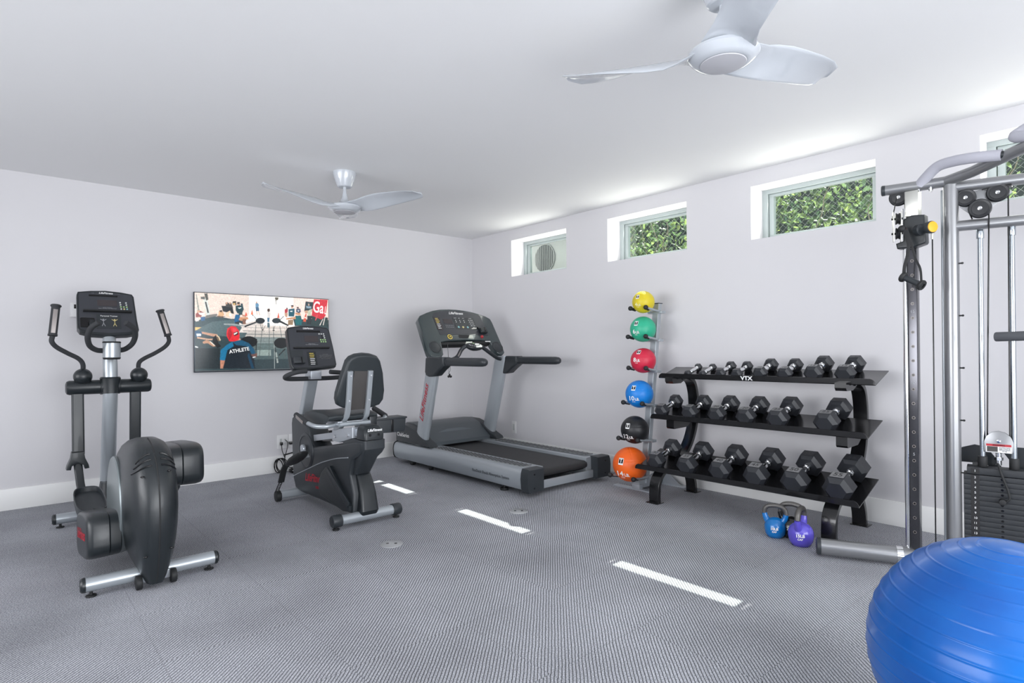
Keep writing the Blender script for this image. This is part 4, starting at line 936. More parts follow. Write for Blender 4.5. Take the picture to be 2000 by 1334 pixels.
text(BR, pt.p(-.812, 1.640, .005), pt.U, pt.V, .046, M['whitetxt'], tc_, shear=.45, bold=.001)
for i in range(10):
    decal(pt, -1.005 + (i % 5) * .022, -.992 + (i % 5) * .022, 1.497 - (i // 5) * .018, 1.501 - (i // 5) * .018, M['greytxt'], tc_, 'printed_mark', .003, .001, .0004)
for cx, s in ((-.845, 'INCLINE'), (-.79, 'SPEED'), (-.735, 'LEVEL'), (-.64, 'NUMERIC')): text(s, pt.p(cx, 1.585, .005), pt.U, pt.V, .009, M['whitetxt'], tc_)
for cx in (-.845, -.79, -.735):
    for cz, fl in ((1.562, 1), (1.540, -1)):
        MB().prism([(-.006, -.006 * fl), (.006, -.006 * fl), (0, .007 * fl)][::fl], pt.p(cx, cz, .0045), pt.U, pt.V, .002).build('arrow_button', M['whitetxt'], tc_)
for cx, m_ in ((-.838, 'teal'), (-.778, 'amber'), (-.715, 'teal')):
    MB().lathe([(.013, 0), (.013, .003), (.009, .004), (0, .004)], pt.p(cx, 1.484, .002), pt.W, 20).build('button', M[m_], tc_)
for r in range(5):
    for c in range(3):
        if r == 4 and c != 1: continue
        MB().lathe([(.0052, 0), (.0052, .002), (0, .003)], pt.p(-.665 + c * .023 + r * .003, 1.566 - r * .021, .002), pt.W, 12).build('button', M['whitetxt'], tc_)
MB().lathe([(.030, 0), (.030, .003), (.020, .004), (.020, .001), (.0, .001)], pt.p(-1.003, 1.375, .0), pt.W, 32).build('emergency_ring', M['yelp'], tc_)
MB().lathe([(.021, .0015), (.021, .0045), (0, .0045)], pt.p(-1.003, 1.375, .0), pt.W, 24).build('emergency_recess', M['rubber'], tc_)
MB().lathe([(.010, 0), (.009, .008), (0, .009)], pt.p(-1.003, 1.375, .0), pt.W, 20).build('emergency_button', M['yelp'], tc_)
decal(pt, -.885, -.690, 1.362, 1.398, M['rubber'], tc_, 'vent_slot', .0008, .016)
MB().lathe([(.018, 0), (.018, .008), (.014, .016), (0, .018)], pt.p(-.568, 1.378, 0), pt.W, 20).build('stop_button', M['redp'], tc_)
MB().obox(pt.p(-.535, 1.435, .024), pt.U, pt.V, pt.W, .10, .07, .05, .022, 3).build('phone_holder', M['plastic'], tc_)
MB().obox(pt.p(-.525, 1.44, .050), pt.U, pt.V, pt.W, .010, .05, .004, .001).build('phone_holder_slot', M['black'], tc_)
MB().bar([pt.p(-.578, 1.49, .003), pt.p(-.568, 1.45, .02), pt.p(-.545, 1.42, .04)], rrect(.022, .012, .004), up=pt.W).build('phone_holder_hook', M['black'], tc_)
for cx in (-1.238, -.396):
    MB().lathe([(.072, -.002), (.070, .005), (.063, .005), (.060, .002), (.05, .005), (0, .007)], pt.p(cx, 1.265, 0), pt.W, 36).build('speaker_disc', M['plastic2'], tc_)
decal(pt, -.545, -.470, 1.322, 1.332, M['whitetxt'], tc_, 'serial_label', .0008, .002)
# front hand bar with control pod
MB().tube([(-1.255, -1.06, 1.125), (-1.12, -1.075, 1.128), (-1.025, -1.08, 1.160), (-.975, -1.09, 1.235), (-.935, -1.115, 1.272), (-.84, -1.12, 1.280), (-.74, -1.115, 1.272), (-.61, -1.115, 1.200), (-.49, -1.09, 1.145), (-.41, -1.07, 1.128)], .021, 16, smooth=5).build('front_handlebar', M['plastic2'], tm)
MB().obox((-1.002, -1.098, 1.205), (.5, 0, .86), (-.86, 0, .5), (0, -1, 0), .09, .014, .012, .003).build('pulse_sensor', M['gripg'], tm)
rings = []
nrm = Vector((0, -.45, .9)).normalized(); vv = Vector((0, .9, .45)).normalized()
for h, k in ((-.035, .55), (-.02, .85), (0, 1), (.012, .98), (.020, .88), (.022, .7)):
    rings.append([Vector((-.838, -1.135, 1.268)) + Vector((1, 0, 0)) * (u * k) + vv * (v * k) + nrm * h for u, v in sellipse(.108, .062, 2.2, 32)])
pod = MB().loft(rings).build('control_pod', M['plastic'], tm, sharp=50)
for i in range(9):
    a = PI * (1 + i / 8) if i < 8 else 0
    q = Vector((-.838, -1.135, 1.268)) + Vector((1, 0, 0)) * (.072 * math.cos(a)) + vv * (.038 * math.sin(a) * (1 if i < 8 else 0) + (.03 if i == 8 else 0)) + nrm * .0225
    if i == 8: q = Vector((-.838, -1.135, 1.268)) + vv * .030 + nrm * .0225
    MB().lathe([(.007 if i < 8 else .011, 0), (.007 if i < 8 else .011, .003), (0, .004)], q, nrm, 14).build('button', M['greytxt'] if i < 8 else M['green'], pod)
# safety cord
MB().tube([(-1.143, -1.08, 1.30), (-1.143, -1.09, 1.16), (-1.150, -1.11, 1.05), (-1.152, -1.11, .985)], .0022, 6, smooth=3).tube([(-1.155, -1.11, .985), (-1.13, -1.11, 1.03), (-1.128, -1.1, 1.06)], .0018, 6).build('safety_cord', M['black'], tm)
MB().ball((-1.158, -1.115, .962), .013, 12, 8, (1.2, .6, 1)).ball((-1.132, -1.115, .960), .013, 12, 8, (1.2, .6, 1)).obox((-1.145, -1.115, .975), (1, 0, 0), (0, 0, 1), (0, 1, 0), .014, .03, .012, .003).build('safety_clip', M['black'], tm)

# ------------------------------------------------------------------ medicine ball tower
tr = thing('ball_rack', (-.25, -2.93, 0), 'narrow grey steel tower holding six coloured medicine balls', 'ball rack')
YB = -2.95
pt0, pt1 = Vector((-.345, YB, .10)), Vector((-.135, YB, 1.64))
MB().bar([pt0, pt1], rrect(.062, .05, .004), up=(1, 0, 0)).build('post', M['silver'], tr)
MB().box(-.165, -.105, YB - .034, YB + .034, 1.636, 1.642, .001).build('post_cap', M['rubber'], tr)
MB().bar([(-.455, YB + .01, .05), (-.06, YB + .01, .05)], rrect(.06, .07, .004)).build('base_beam', M['silver'], tr)
MB().box(-.475, -.415, -3.16, -2.70, .0, .012, .002).box(-.47, -.42, YB - .03, YB + .05, .01, .05, .003).build('front_foot', M['alu'], tr)
MB().box(-.12, -.05, -3.20, -2.70, .0, .012, .002).prism([(-.03, .12), (.03, .12), (.20, .0), (-.20, .0)], (-.10, YB, .01), (0, -1, 0), (0, 0, 1), .012).build('rear_foot', M['alu'], tr)
MB().bar([(-.34, YB, .12), (-.345, YB, .05)], rrect(.07, .06, .004), up=(1, 0, 0)).build('post_socket', M['silver'], tr)
BALLS = [(-.320, 1.644, .098, '#dcc824', '4LB.', (-.49, .49), (-.5, -.2), 'yellow medicine ball on the top arms of the ball tower', 'yellow_rubber'),
         (-.330, 1.403, .113, '#2fb08a', '6LB.', (-.50, .46), (-.54, -.19), 'green medicine ball second from the top of the ball tower', 'green_rubber'),
         (-.330, 1.125, .111, '#d02845', '8LB.', (-.33, .66), (-.52, .04), 'red medicine ball third from the top of the ball tower', 'red_rubber'),
         (-.390, .831, .121, '#1180d8', '10LB.', (-.40, .42), (-.42, -.33), 'blue medicine ball with white numerals on the ball tower', 'blue_rubber'),
         (-.460, .523, .121, '#1c1d20', '12LB.', (-.49, .25), (-.49, -.50), 'black medicine ball just above the orange ball', 'black_rubber'),
         (-.530, .232, .148, '#f2661b', '14LB.', (-.51, .14), (-.44, -.56), 'large orange medicine ball lowest on the ball tower', 'orange_rubber')]
for (bx, bz, br, colr, wt, lg_, tx, lab, mn) in BALLS:
    c = Vector((bx, YB + .02, bz)); mb = thing('medicine_ball', c, lab, 'medicine ball', 'medicine balls on the tower')
    # seams as grooves in the sphere surface
    R0 = br; a1 = Vector((.25, .25, 1)).normalized(); a2 = Vector((-.15, -.2, 1)).normalized()
    bm_ = MB(); rings = []; A = Vector((0, 0, 1)); n_ = 96; m_ = 72
    t = bmesh.new(); bmesh.ops.create_uvsphere(t, u_segments=n_, v_segments=m_, radius=1)
    for v in t.verts:
        d = v.co.normalized(); g = 1
        for ax_, of in ((a1, .02), (a2, -.28), (a1, .62), (Vector((1, -.9, .15)).normalized(), 0)):
            g -= .020 * math.exp(-((d.dot(ax_) - of) / .018) ** 2)
        v.co = c + d * (R0 * g)
    bm_._merge(t); bm_.build('shell', ballmat(mn, lin(colr)), mb, sharp=80)
    F_ = (c - Vector((-4.612, -6.062, 1.22))).normalized(); Rr = F_.cross(Vector((0, 0, 1))).normalized(); Uu = Rr.cross(F_)
    def dirv(a, b): return (Rr * a + Uu * b - F_ * math.sqrt(max(0, 1 - a * a - b * b))).normalized()
    def frame(n): 
        V = (Vector((0, 0, 1)) - n * n.z).normalized(); U = V.cross(n); return U, V
    n1 = dirv(*lg_); U, V = frame(n1); s = br * .31
    MB().prism(rrect(s, s * 1.28, .003), c + n1 * (br + .0003), U, V, .0016).build('logo_plate', M['whitetxt'], mb)
    MB().prism(rrect(s * .84, s * .86, .002), c + n1 * (br + .0007) + V * s * .10, U, V, .0008).build('logo_square', M['black'], mb)
    text('T', c + n1 * (br + .0011) + V * s * .10, U, V, s * .95, M['whitetxt'], mb, 'logo', bold=.0012)
    n2 = dirv(*tx); U, V = frame(n2)
    num, lbs = wt.replace('LB.', ''), 'LB.'
    dk_ = M['whitetxt'] if colr != '#dcc824' else M['palet']
    text(num, c + n2 * (br + .0006) - U * br * .16, U, V, br * .46, dk_, mb, 'weight_number', bold=.001)
    text(lbs, c + n2 * (br + .0006) + U * br * (.16 if len(num) == 1 else .29) - V * br * .05, U, V, br * .28, dk_, mb, 'weight_unit', bold=.0008)
    text('2 KG', c + n2 * (br + .0004) - V * br * .24, U, V, br * .11, dk_, mb, 'weight_unit')
    # arms of the tower carrying this ball
    t_ = (bz - br - .1) / 1.54; px_ = pt0.x + (pt1.x - pt0.x) * max(0, t_) - .02
    zc = bz - br * .80; am = MB()
    for s_ in (-1, 1):
        am.tube([(px_ + .03, YB + s_ * .045, zc - .006), (bx - br * .75, YB + s_ * br * .82 + .02, zc + .022)], .011, 12)
    am.box(px_ - .015, px_ + .05, YB - .075, YB + .075, zc - .02, zc + .004, .004)
    am = am.build('cradle_arm', M['silver'], tr)
    for s_ in (-1, 1):
        MB().ball((bx - br * .80, YB + s_ * br * .84 + .02, zc + .024), .021, 16, 10).cyl((bx - br * .80, YB + s_ * br * .84 + .02, zc + .024), (bx - br * .25, YB + s_ * br * .70 + .02, zc + .010), .013, 12).build('rubber_tip', M['rubber'], am)
# ------------------------------------------------------------------ dumbbell rack
rk = thing('dumbbell_rack', (-.40, -3.95, 0), 'black three tier steel dumbbell rack against the right wall', 'dumbbell rack')
SH = [(-.435, .980, -.175, 1.064, -3.165, -4.79), (-.545, .647, -.255, .740, -3.155, -4.775), (-.685, .242, -.325, .362, -3.10, -4.77)]
for x0, z0, x1, z1, ya, yb in SH:
    d = Vector((x1 - x0, 0, z1 - z0)).normalized(); n = Vector((-d.z, 0, d.x)); a = Vector((x0, 0, z0)); b = Vector((x1, 0, z1))
    up_l = (n + Vector((0, 0, 1.4))).normalized(); sh = MB(); rings = []
    for y, k in ((ya, .30), (ya - .006, .62), (ya - .016, .86), (ya - .03, 1), (yb + .03, 1), (yb + .016, .86), (yb + .006, .62), (yb, .30)):
        P = [b + n * .005, a + d * .014 + n * .005, a + d * .007 + n * .008, a + d * .0055 + up_l * (.042 * k), a + up_l * (.042 * k), a + n * .006 - d * .001, a + d * .004 - n * .001, b - n * .001]
        rings.append([(p.x, y, p.z) for p in P])
    sh.loft(rings).build('shelf', M['rack'], rk, sharp=25)
def curve_bar(P, y, w=.088, t=.034):
    m = MB().bar([(x, y, z) for x, z in P], rrect(t, w, .003), up=(0, 1, 0), smooth=6)
    # raised side flange so the bar reads as a channel
    return m
for y in (-3.295, -4.60):
    MB_ = curve_bar([(-.34, .985), (-.25, .990), (-.165, .945), (-.125, .86), (-.112, .76), (-.118, .66), (-.145, .55), (-.195, .45), (-.262, .372), (-.345, .318), (-.42, .275)], y)
    MB_.build('curved_upright', M['rack'], rk, sharp=40)
    curve_bar([(-.36, .275), (-.48, .268), (-.60, .235), (-.672, .165), (-.690, .08), (-.69, .0)], y + .0).build('front_leg', M['rack'], rk, sharp=40)
    curve_bar([(-.36, .31), (-.26, .245), (-.20, .17), (-.165, .09), (-.155, .0)], y - .0).build('rear_leg', M['rack'], rk, sharp=40)
    for x in (-.70, -.15): MB().box(x - .045, x + .045, y - .060, y + .05, 0, .006, .001).build('foot_plate', M['rack'], rk)
    MB().box(-.415, -.20, y - .04, y + .04, .975, 1.02, .003).build('shelf_bracket', M['rack'], rk)
    MB().prism([(-.485, .935), (-.485, .968), (-.26, .99), (-.20, .985), (-.36, .915), (-.47, .915)], (0, y + .035, .025), (1, 0, 0), (0, 0, 1), -.07).build('shelf_bracket', M['rack'], rk)
    MB().prism([(-.47, .575), (-.47, .645), (-.15, .69), (-.13, .655), (-.28, .565), (-.46, .562)], (0, y + .035, .005), (1, 0, 0), (0, 0, 1), -.07).build('shelf_bracket', M['rack'], rk)
MB().prism(rrect(.082, .026, .002), (-.4415, -3.945, 1.001), (0, -1, 0), (-.13, 0, 1), .001).build('logo_plate', M['rack'], rk)
text('VTX', (-.4445, -3.94, 1.001), (0, -1, 0), (-.13, 0, 1), .040, M['whitetxt'], rk, 'logo', bold=.0016, ext=.0004, sx=1.15)

def hexr(s, x, k=1.):
    R = s / 2 / math.cos(PI / 6) * k
    return [(x, R * math.cos(math.radians(60 * j)), R * math.sin(math.radians(60 * j))) for j in range(6)]
def dumbbell(s, hl, ha, lab, num=None, small=False):
    """axis along local x, resting on its lower flat at the origin"""
    t = thing('hex_dumbbell', (0, 0, 0), lab, 'dumbbell', 'hex dumbbells on the rack'); zc = s / 2
    for sg in (-1, 1):
        r = [(0, .72), (.20, 1.0), (.80, 1.0), (1.0, .66)]
        rings = [[(sg * (ha / 2 + hl * u), y, z + zc) for _, y, z in hexr(s, 0, k)] for u, k in r]
        hd = MB().loft(rings).build('head', M['hex'], t, sharp=20)
        if s > .085:
            w = s / math.cos(PI / 6) / 2
            MB().prism(rrect(hl * .54, w * .90, .002), (sg * (ha / 2 + hl * .43), 0, s + .0008), (1, 0, 0), (0, 1, 0), .001).build('number_plate', M['hexsheen'] if sg < 0 else M['hex'], hd)  # front plates lighter: reflected sky put into the colour
            if num: text(num, (sg * (ha / 2 + hl * .43), 0, s + .0012), (0, -1, 0), (1, 0, 0), w * .62, M['embos'] if sg < 0 else M['hexnum'], hd, 'weight_number', ext=.0004, bold=.0006)
    rr = .0145 if s < .08 else .019
    pr = [(rr * 1.3, -ha / 2 - .002), (rr * 1.3, -ha / 2 + .008), (rr * .95, -ha / 2 + .010), (rr * 1.22, -ha / 2 + .014), (rr * 1.22, -ha / 2 + .020), (rr * .92, -ha / 2 + .023), (rr, -ha / 4), (rr * 1.12, 0), (rr, ha / 4), (rr * .92, ha / 2 - .023), (rr * 1.22, ha / 2 - .020), (rr * 1.22, ha / 2 - .014), (rr * .95, ha / 2 - .010), (rr * 1.3, ha / 2 - .008), (rr * 1.3, ha / 2 + .002)]
    MB().lathe(pr, (0, 0, zc), (1, 0, 0), 20).build('handle', M['chrome'], t)
    return t
TOPN = ['smallest hex dumbbell at the left end of the top shelf', 'second small hex dumbbell from the left on the top shelf', 'third hex dumbbell from the left on the top shelf', 'fourth hex dumbbell from the left, above the white shelf logo', 'fifth hex dumbbell from the left on the top shelf', 'sixth hex dumbbell from the left on the top shelf', 'seventh hex dumbbell, next to last on the top shelf', 'large hex dumbbell at the right end of the top shelf']
MIDN = ['hex dumbbell at the left end of the middle shelf', 'second hex dumbbell from the left on the middle shelf', 'third hex dumbbell from the left on the middle shelf', 'fourth hex dumbbell from the left on the middle shelf', 'fifth hex dumbbell on the middle shelf, left of the wide gap', 'hex dumbbell standing alone at the right of the middle shelf']
BOTN = ['hex dumbbell at the left end of the bottom shelf beside the orange ball', 'second hex dumbbell from the left on the bottom shelf', 'third hex dumbbell from the left on the bottom shelf', 'hex dumbbell marked 45 in the middle of the bottom shelf', 'hex dumbbell marked 50, next to last on the bottom shelf', 'biggest hex dumbbell at the right end of the bottom shelf']
rows = [(0, [-3.43, -3.56, -3.715, -3.85, -4.03, -4.21, -4.405, -4.605], [.054, .054, .072, .074, .090, .092, .108, .110], [.045, .045, .052, .052, .064, .064, .074, .074], .120, TOPN, [None] * 2 + [''] * 2 + ['10', '10', '12', '12']),
        (1, [-3.25, -3.51, -3.74, -3.97, -4.205, -4.525], [.104, .112, .118, .122, .130, .136], [.080, .085, .088, .092, .095, .10], .130, MIDN, ['15', '20', '20', '20', '25', '25']),
        (2, [-3.285, -3.565, -3.84, -4.11, -4.375, -4.645], [.130, .138, .144, .148, .154, .160], [.10, .105, .11, .115, .12, .125], .140, BOTN, ['30', '35', '40', '45', '50', '55'])]
for si, Ys, S_, Hl, ha, LB, NM in rows:
    x0, z0, x1, z1, ya, yb = SH[si]; ang = math.atan2(z1 - z0, x1 - x0)
    for y, s, hl, lab, nm in zip(Ys, S_, Hl, LB, NM):
        t = dumbbell(s, hl, ha, lab, nm)
        Lh = ha / 2 + hl; xc = x0 + .008 + Lh * math.cos(ang); zc = z0 + (xc - x0) * math.tan(ang) + .0065
        t.location = (xc, y, zc); t.rotation_euler = (0, -ang, 0)

# ------------------------------------------------------------------ kettlebells
def kettlebell(x, y, r, col, mn, lab, rot, hcol, txt):
    t = thing('kettlebell', (x, y, 0), lab, 'kettlebell', 'kettlebells on the carpet'); cm = mat(mn, lin(col), .22, bump=.03, scale=60, coat=.4)
    a = math.radians(rot); U = Vector((math.cos(a), math.sin(a), 0)); c = Vector((x, y, r * .93))
    MB().lathe([(r * .55, -r * .93), (r * .72, -r * .90), (r * .92, -r * .55), (r, -r * .1), (r * .98, r * .25), (r * .85, r * .58), (r * .62, r * .82), (r * .30, r * .95), (0, r)], c, n=40).build('bell', cm, t, sharp=60)
    pts = [c + U * (s * u) * r + Vector((0, 0, h * r)) for s, u, h in ((-1, .62, .50), (-1, .88, 1.0), (-1, .95, 1.38))]
    W = [(-.62, .50), (-.86, .90), (-.98, 1.32), (-.90, 1.75), (-.60, 2.02), (0, 2.12), (.60, 2.02), (.90, 1.75), (.98, 1.32), (.86, .90), (.62, .50)]
    P = [c + U * (u * r) + Vector((0, 0, h * r)) for u, h in W]
    MB().tube(P[2:-2], r * .22, 14, smooth=5).build('handle', M['cast'], t, sharp=60)
    for q in (P[:3], P[::-1][:3]): MB().tube(q, [r * .34, r * .27, r * .235], 14, smooth=5).build('horn', cm, t, sharp=60)
    F = Vector((-.86, -.46, .05)).normalized(); V = (Vector((0, 0, 1)) - F * F.z).normalized(); Ux = V.cross(F)
    b = c + F * r * 1.02 - Ux * r * .15
    text(txt, b + V * r * .02, Ux, V, r * .34, M['whitetxt'], t, 'weight_number', bold=.0008)
    text('CAP', b - V * r * .26, Ux, V, r * .22, M['whitetxt'], t, 'print', bold=.0004)
kettlebell(-.835, -4.325, .066, '#0a6fb8', 'blue_vinyl', 'blue kettlebell with white print standing left of the others', -72, None, '10LB')
kettlebell(-.880, -4.505, .074, '#5a4fc0', 'purple_vinyl', 'purple kettlebell in front, its handle turned edge on', 8, None, '15LB')
kettlebell(-.765, -4.400, .070, '#0a0a0b', 'black_vinyl', 'black kettlebell behind the blue and purple ones', -78, None, '20LB')

# ------------------------------------------------------------------ cable machine
cm_ = thing('cable_machine', (-.75, -5.30, 0), 'grey steel cable machine with chrome column, pulleys and black weight stack', 'cable machine')
MB().tube([(-1.00, -4.655, .058), (-.79, -5.10, .058), (-.69, -5.31, .058)], .047, 28).build('base_tube', M['silver2'], cm_)
MB().lathe([(.048, -.012), (.049, 0), (.049, .008), (.04, .012), (0, .012)], (-1.00, -4.655, .058), (-.427, .904, 0), 28).build('end_cap', M['plastic2'], cm_)
MB().tube([(-.69, -5.31, .058), (-.55, -5.75, .058), (-.55, -6.6, .058)], .047, 24).build('base_tube', M['silver2'], cm_)
MB().lathe([(.050, 0), (.050, .03), (.047, .031)], (-.835, -5.005, .058), (.427, -.904, 0), 28).build('tube_clamp', M['chrome'], cm_)
# pulley column: square tube with holes plus a chrome guide tube beside it
col_ = MB().box(-.815, -.765, -5.113, -5.070, .08, 2.00, .003).build('column', M['darkchrome'], cm_)
MB().cyl((-.79, -5.056, .10), (-.79, -5.056, 2.00), .0165, 20).build('guide_tube', M['chrome'], cm_)
hl_ = MB()
for k in range(22): hl_.lathe([(.0085, 0), (.0085, .0012), (.0055, .0012), (.0055, .0004), (0, .0004)], (-.815, -5.0915, .20 + k * .079), (-1, 0, 0), 12)
hl_.build('adjustment_holes', M['holering'], col_)
hk = MB()
for k in range(22): hk.cyl((-.8155, -5.0915, .20 + k * .079), (-.8165, -5.0915, .20 + k * .079), .0058, 12)
hk.build('hole_shadows', M['black'], col_)
for k in range(1, 5): text(str(k * 5), (-.8158, -5.0915, .235 + k * .395), (0, -1, 0), (0, 0, 1), .022, M['greytxt'], col_)
MB().box(-.82, -.755, -5.125, -5.06, 1.95, 2.09, .004).build('column_bracket', M['zinc'], cm_)
# main upright and upper frame
MB().cyl((-.745, -5.255, .05), (-.745, -5.255, 2.115), .0345, 28).build('main_upright', M['silver2'], cm_)
MB().cyl((-.69, -5.205, .05), (-.69, -5.205, 2.09), .008, 16).build('rear_guide', M['silver'], cm_)
MB().tube([(-.815, -4.955, 2.118), (-.775, -5.12, 2.118), (-.755, -5.235, 2.120)], .0285, 24).build('top_tube', M['silver2'], cm_)
MB().lathe([(.029, -.01), (.0295, 0), (.0295, .006), (.024, .010), (0, .010)], (-.815, -4.955, 2.118), (-.235, .97, 0), 24).build('end_cap', M['plastic2'], cm_)
MB().tube([(-.755, -5.235, 2.120), (-.80, -5.36, 2.136), (-.92, -5.555, 2.168), (-1.15, -5.93, 2.22)], .0285, 24).build('top_tube', M['silver2'], cm_)
DX, DY = .30, -.954
def q_(s, z): return Vector((-.745 + DX * s, -5.255 + DY * s, z))
MB().tube([q_(0, 2.085), q_(.95, 2.085)], .0285, 24).build('cross_tube', M['silver2'], cm_)
MB().tube([q_(0, 1.873), q_(.95, 1.873)], .0285, 24).build('cross_tube', M['silver2'], cm_)
MB().cyl(q_(.95, .05), q_(.95, 2.1), .0345, 24).build('main_upright', M['silver2'], cm_)
# foam covered pull-up grip
MB().tube([(-.780, -5.125, 2.122), (-.795, -5.152, 2.148), (-.83, -5.215, 2.190), (-.862, -5.285, 2.194), (-.895, -5.38, 2.183), (-.905, -5.495, 2.166)], .0275, 20, smooth=6).build('foam_grip', M['foamg'], cm_)
MB().cyl((-.905, -5.49, 2.167), (-.90, -5.525, 2.16), .020, 16).build('grip_collar', M['plastic'], cm_)
MB().tube([(-1.00, -5.68, 2.20), (-.93, -5.555, 2.232), (-.905, -5.575, 2.262), (-.93, -5.66, 2.29)], .0275, 20, smooth=5).build('foam_grip', M['foamg'], cm_)
for y, x in ((-5.12, -.79), (-5.175, -.785)): MB().cyl((x, y, 2.094), (x, y, 2.078), .010, 6).cyl((x, y, 2.10), (x, y, 2.07), .005, 8).build('bolt', M['chrome'], cm_)
def pulley(c, r, ax=(-1, -.15, 0), w=.022, m='black'):
    A = Vector(ax).normalized()
    p = MB().lathe([(r * .30, -w * .5), (r * .92, -w * .5), (r, -w * .35), (r * .88, -w * .12), (r * .88, w * .12), (r, w * .35), (r * .92, w * .5), (r * .72, w * .42), (r * .70, w * .5), (r * .30, w * .55), (0, w * .55)], c, A, 36).build('pulley_wheel', M['pulley'], cm_, sharp=25)
    MB().lathe([(r * .22, w * .5), (r * .20, w * .75), (r * .10, w * .8), (0, w * .7)], c, A, 16).build('axle_bolt', M['chrome'], p)
    return p
pulley((-.792, -5.025, 2.070), .047)
pulley((-.735, -5.318, 2.018), .046)
pulley((-.735, -5.378, 1.950), .050)
pulley((-.694, -5.445, 2.028), .048)
MB().prism([(0, .07), (.16, .10), (.20, .05), (.10, -.03), (.03, -.05), (-.02, .0)], (-.722, -5.31, 1.975), (DX, DY, 0), (0, 0, 1), .008, .001).build('pulley_bracket', M['silver2'], cm_)
MB().box(-.70, -.66, -5.50, -5.38, 2.050, 2.060, .001).build('pulley_mount', M['black'], cm_)
# sliding carriage
ca = MB().prism([(-.030, .075), (.012, .092), (.070, .085), (.074, -.062), (.068, -.072), (.015, -.088), (-.060, -.085), (-.066, -.055), (-.03, -.045)], (-.845, -5.088, 1.858), (0, -1, 0), (0, 0, 1), .075, .008, 3).build('pulley_carriage', M['plastic'], cm_, sharp=40)
kn = MB().lathe([(.030, -.03), (.031, .0), (.027, .004), (.026, .012), (.024, .04), (.026, .044), (.032, .046), (.033, .065), (.030, .070)], (-.862, -5.150, 1.860), (-.55, -.83, .0), 28).build('lock_knob', M['plastic2'], ca, sharp=40)
MB().lathe([(.029, 0), (.028, .004), (.020, .006), (0, .0065)], Vector((-.862, -5.150, 1.860)) + Vector((-.55, -.83, 0)).normalized() * .069, (-.55, -.83, 0), 28).build('knob_cap', M['yel'], kn)
# swivel pulley seen edge on
sv = Vector((-.862, -5.038, 1.895)); Ax = Vector((-.35, .94, 0)).normalized(); Bx = Ax.cross(Vector((0, 0, 1)))
for s_ in (-.017, .017):
    P = [(u, v) for u, v in circ(.036, 20, .036)]
    pl2 = [(-.026, -.085), (.026, -.085), (.036, -.03), (.040, .02), (.034, .06), (.018, .080), (-.018, .080), (-.034, .06), (-.040, .02), (-.036, -.03)]
    MB().prism(pl2, sv + Ax * (s_ + .002), Bx, (0, 0, 1), .004, .001).build('swivel_plate', M['zinc'], ca)
for dz in (.042, -.040):
    MB().lathe([(.01, -.011), (.030, -.011), (.033, -.008), (.027, 0), (.033, .008), (.030, .011), (.01, .011)], sv + Vector((0, 0, dz)), Ax, 28).cyl(sv + Vector((0, 0, dz)) - Ax * .024, sv + Vector((0, 0, dz)) + Ax * .030, .006, 10).build('swivel_wheel', M['pulley'], ca)
MB().ball((-.90, -5.068, 1.872), .019).build('cable_stop', M['rubber'], ca)
MB().obox((-.893, -5.085, 1.866), (0, 1, 0), (0, 0, 1), (1, 0, 0), .014, .008, .010, .001).build('red_clip', M['redp'], ca)
cbm = MB()
cbm.cyl((-.856, -5.196, 1.805), (-.856, -5.196, .12), .0032, 8)
cbm.cyl((-.845, -5.030, 2.06), (-.87, -5.015, 1.945), .003, 8).cyl((-.80, -5.055, 2.05), (-.80, -5.06, 1.90), .003, 8)
cbm.cyl((-.735, -5.415, 1.95), (-.664, -5.385, .72), .0035, 8).cyl((-.68, -5.485, 2.04), (-.664, -5.478, .72), .0035, 8).cyl((-.735, -5.335, 1.93), (-.735, -5.345, 1.90), .0035, 8)
cbm.build('steel_cable', M['black'], cm_)
MB().cyl((-.856, -5.196, 1.835), (-.856, -5.196, 1.80), .006, 10).build('cable_end', M['zinc'], cm_)
for z in (.55, .83, 1.11, 1.39, 1.67): MB().cyl((-.752, -5.285, z), (-.752, -5.303, z), .004, 8).ball((-.752, -5.304, z), .006, 8, 6).build('bolt', M['rubber'], cm_)
# guide rods and weight stack
ST = Vector((-.665, -5.432, 0)); SU = Vector((.17, -.985, 0)).normalized(); SN = Vector((-.985, -.17, 0)).normalized()
for s_ in (-.066, .062):
    p = ST + SU * s_
    MB().cyl(p + Vector((0, 0, .06)), p + Vector((0, 0, 1.855)), .0125, 20).cyl(p + Vector((0, 0, 1.80)), p + Vector((0, 0, 1.858)), .017, 20, bev=.002).build('guide_rod', M['chromed'], cm_)
    MB().cyl(p + Vector((0, 0, .583)), p + Vector((0, 0, .64)), .021, 24, bev=.003).build('rod_bushing', M['rubber'], cm_)
NP = 18
for k in range(NP):
    z1 = .545 - k * .0268; c = ST + Vector((0, 0, z1 - .0132))
    MB().obox(c, SU, SN, (0, 0, 1), .292, .115, .0262, .0022).build('weight_plate', M['stack'], cm_)
MB().obox(ST + Vector((0, 0, .565)), SU, SN, (0, 0, 1), .265, .105, .036, .004).build('top_plate', M['stack'], cm_)
MB().obox(ST - SU * .098 + SN * .0578 + Vector((0, 0, .305)), SU, SN, (0, 0, 1), .036, .0008, .48, 0).build('number_strip', M['adhesive'], cm_)
MB().obox(ST - SU * .098 + SN * .0532 + Vector((0, 0, .565)), SU, SN, (0, 0, 1), .036, .0008, .030, 0).build('number_strip', M['adhesive'], cm_)
text('1', ST - SU * .098 + SN * .0545 + Vector((0, 0, .565)), SU, (0, 0, 1), .018, M['whitetxt'], cm_, 'plate_number')
for k in range(2, 17): text(str(k), ST - SU * .098 + SN * .0590 + Vector((0, 0, .545 - (k - 2) * .0268 - .0132)), SU, (0, 0, 1), .016, M['whitetxt'], cm_, 'plate_number')
ho = MB()
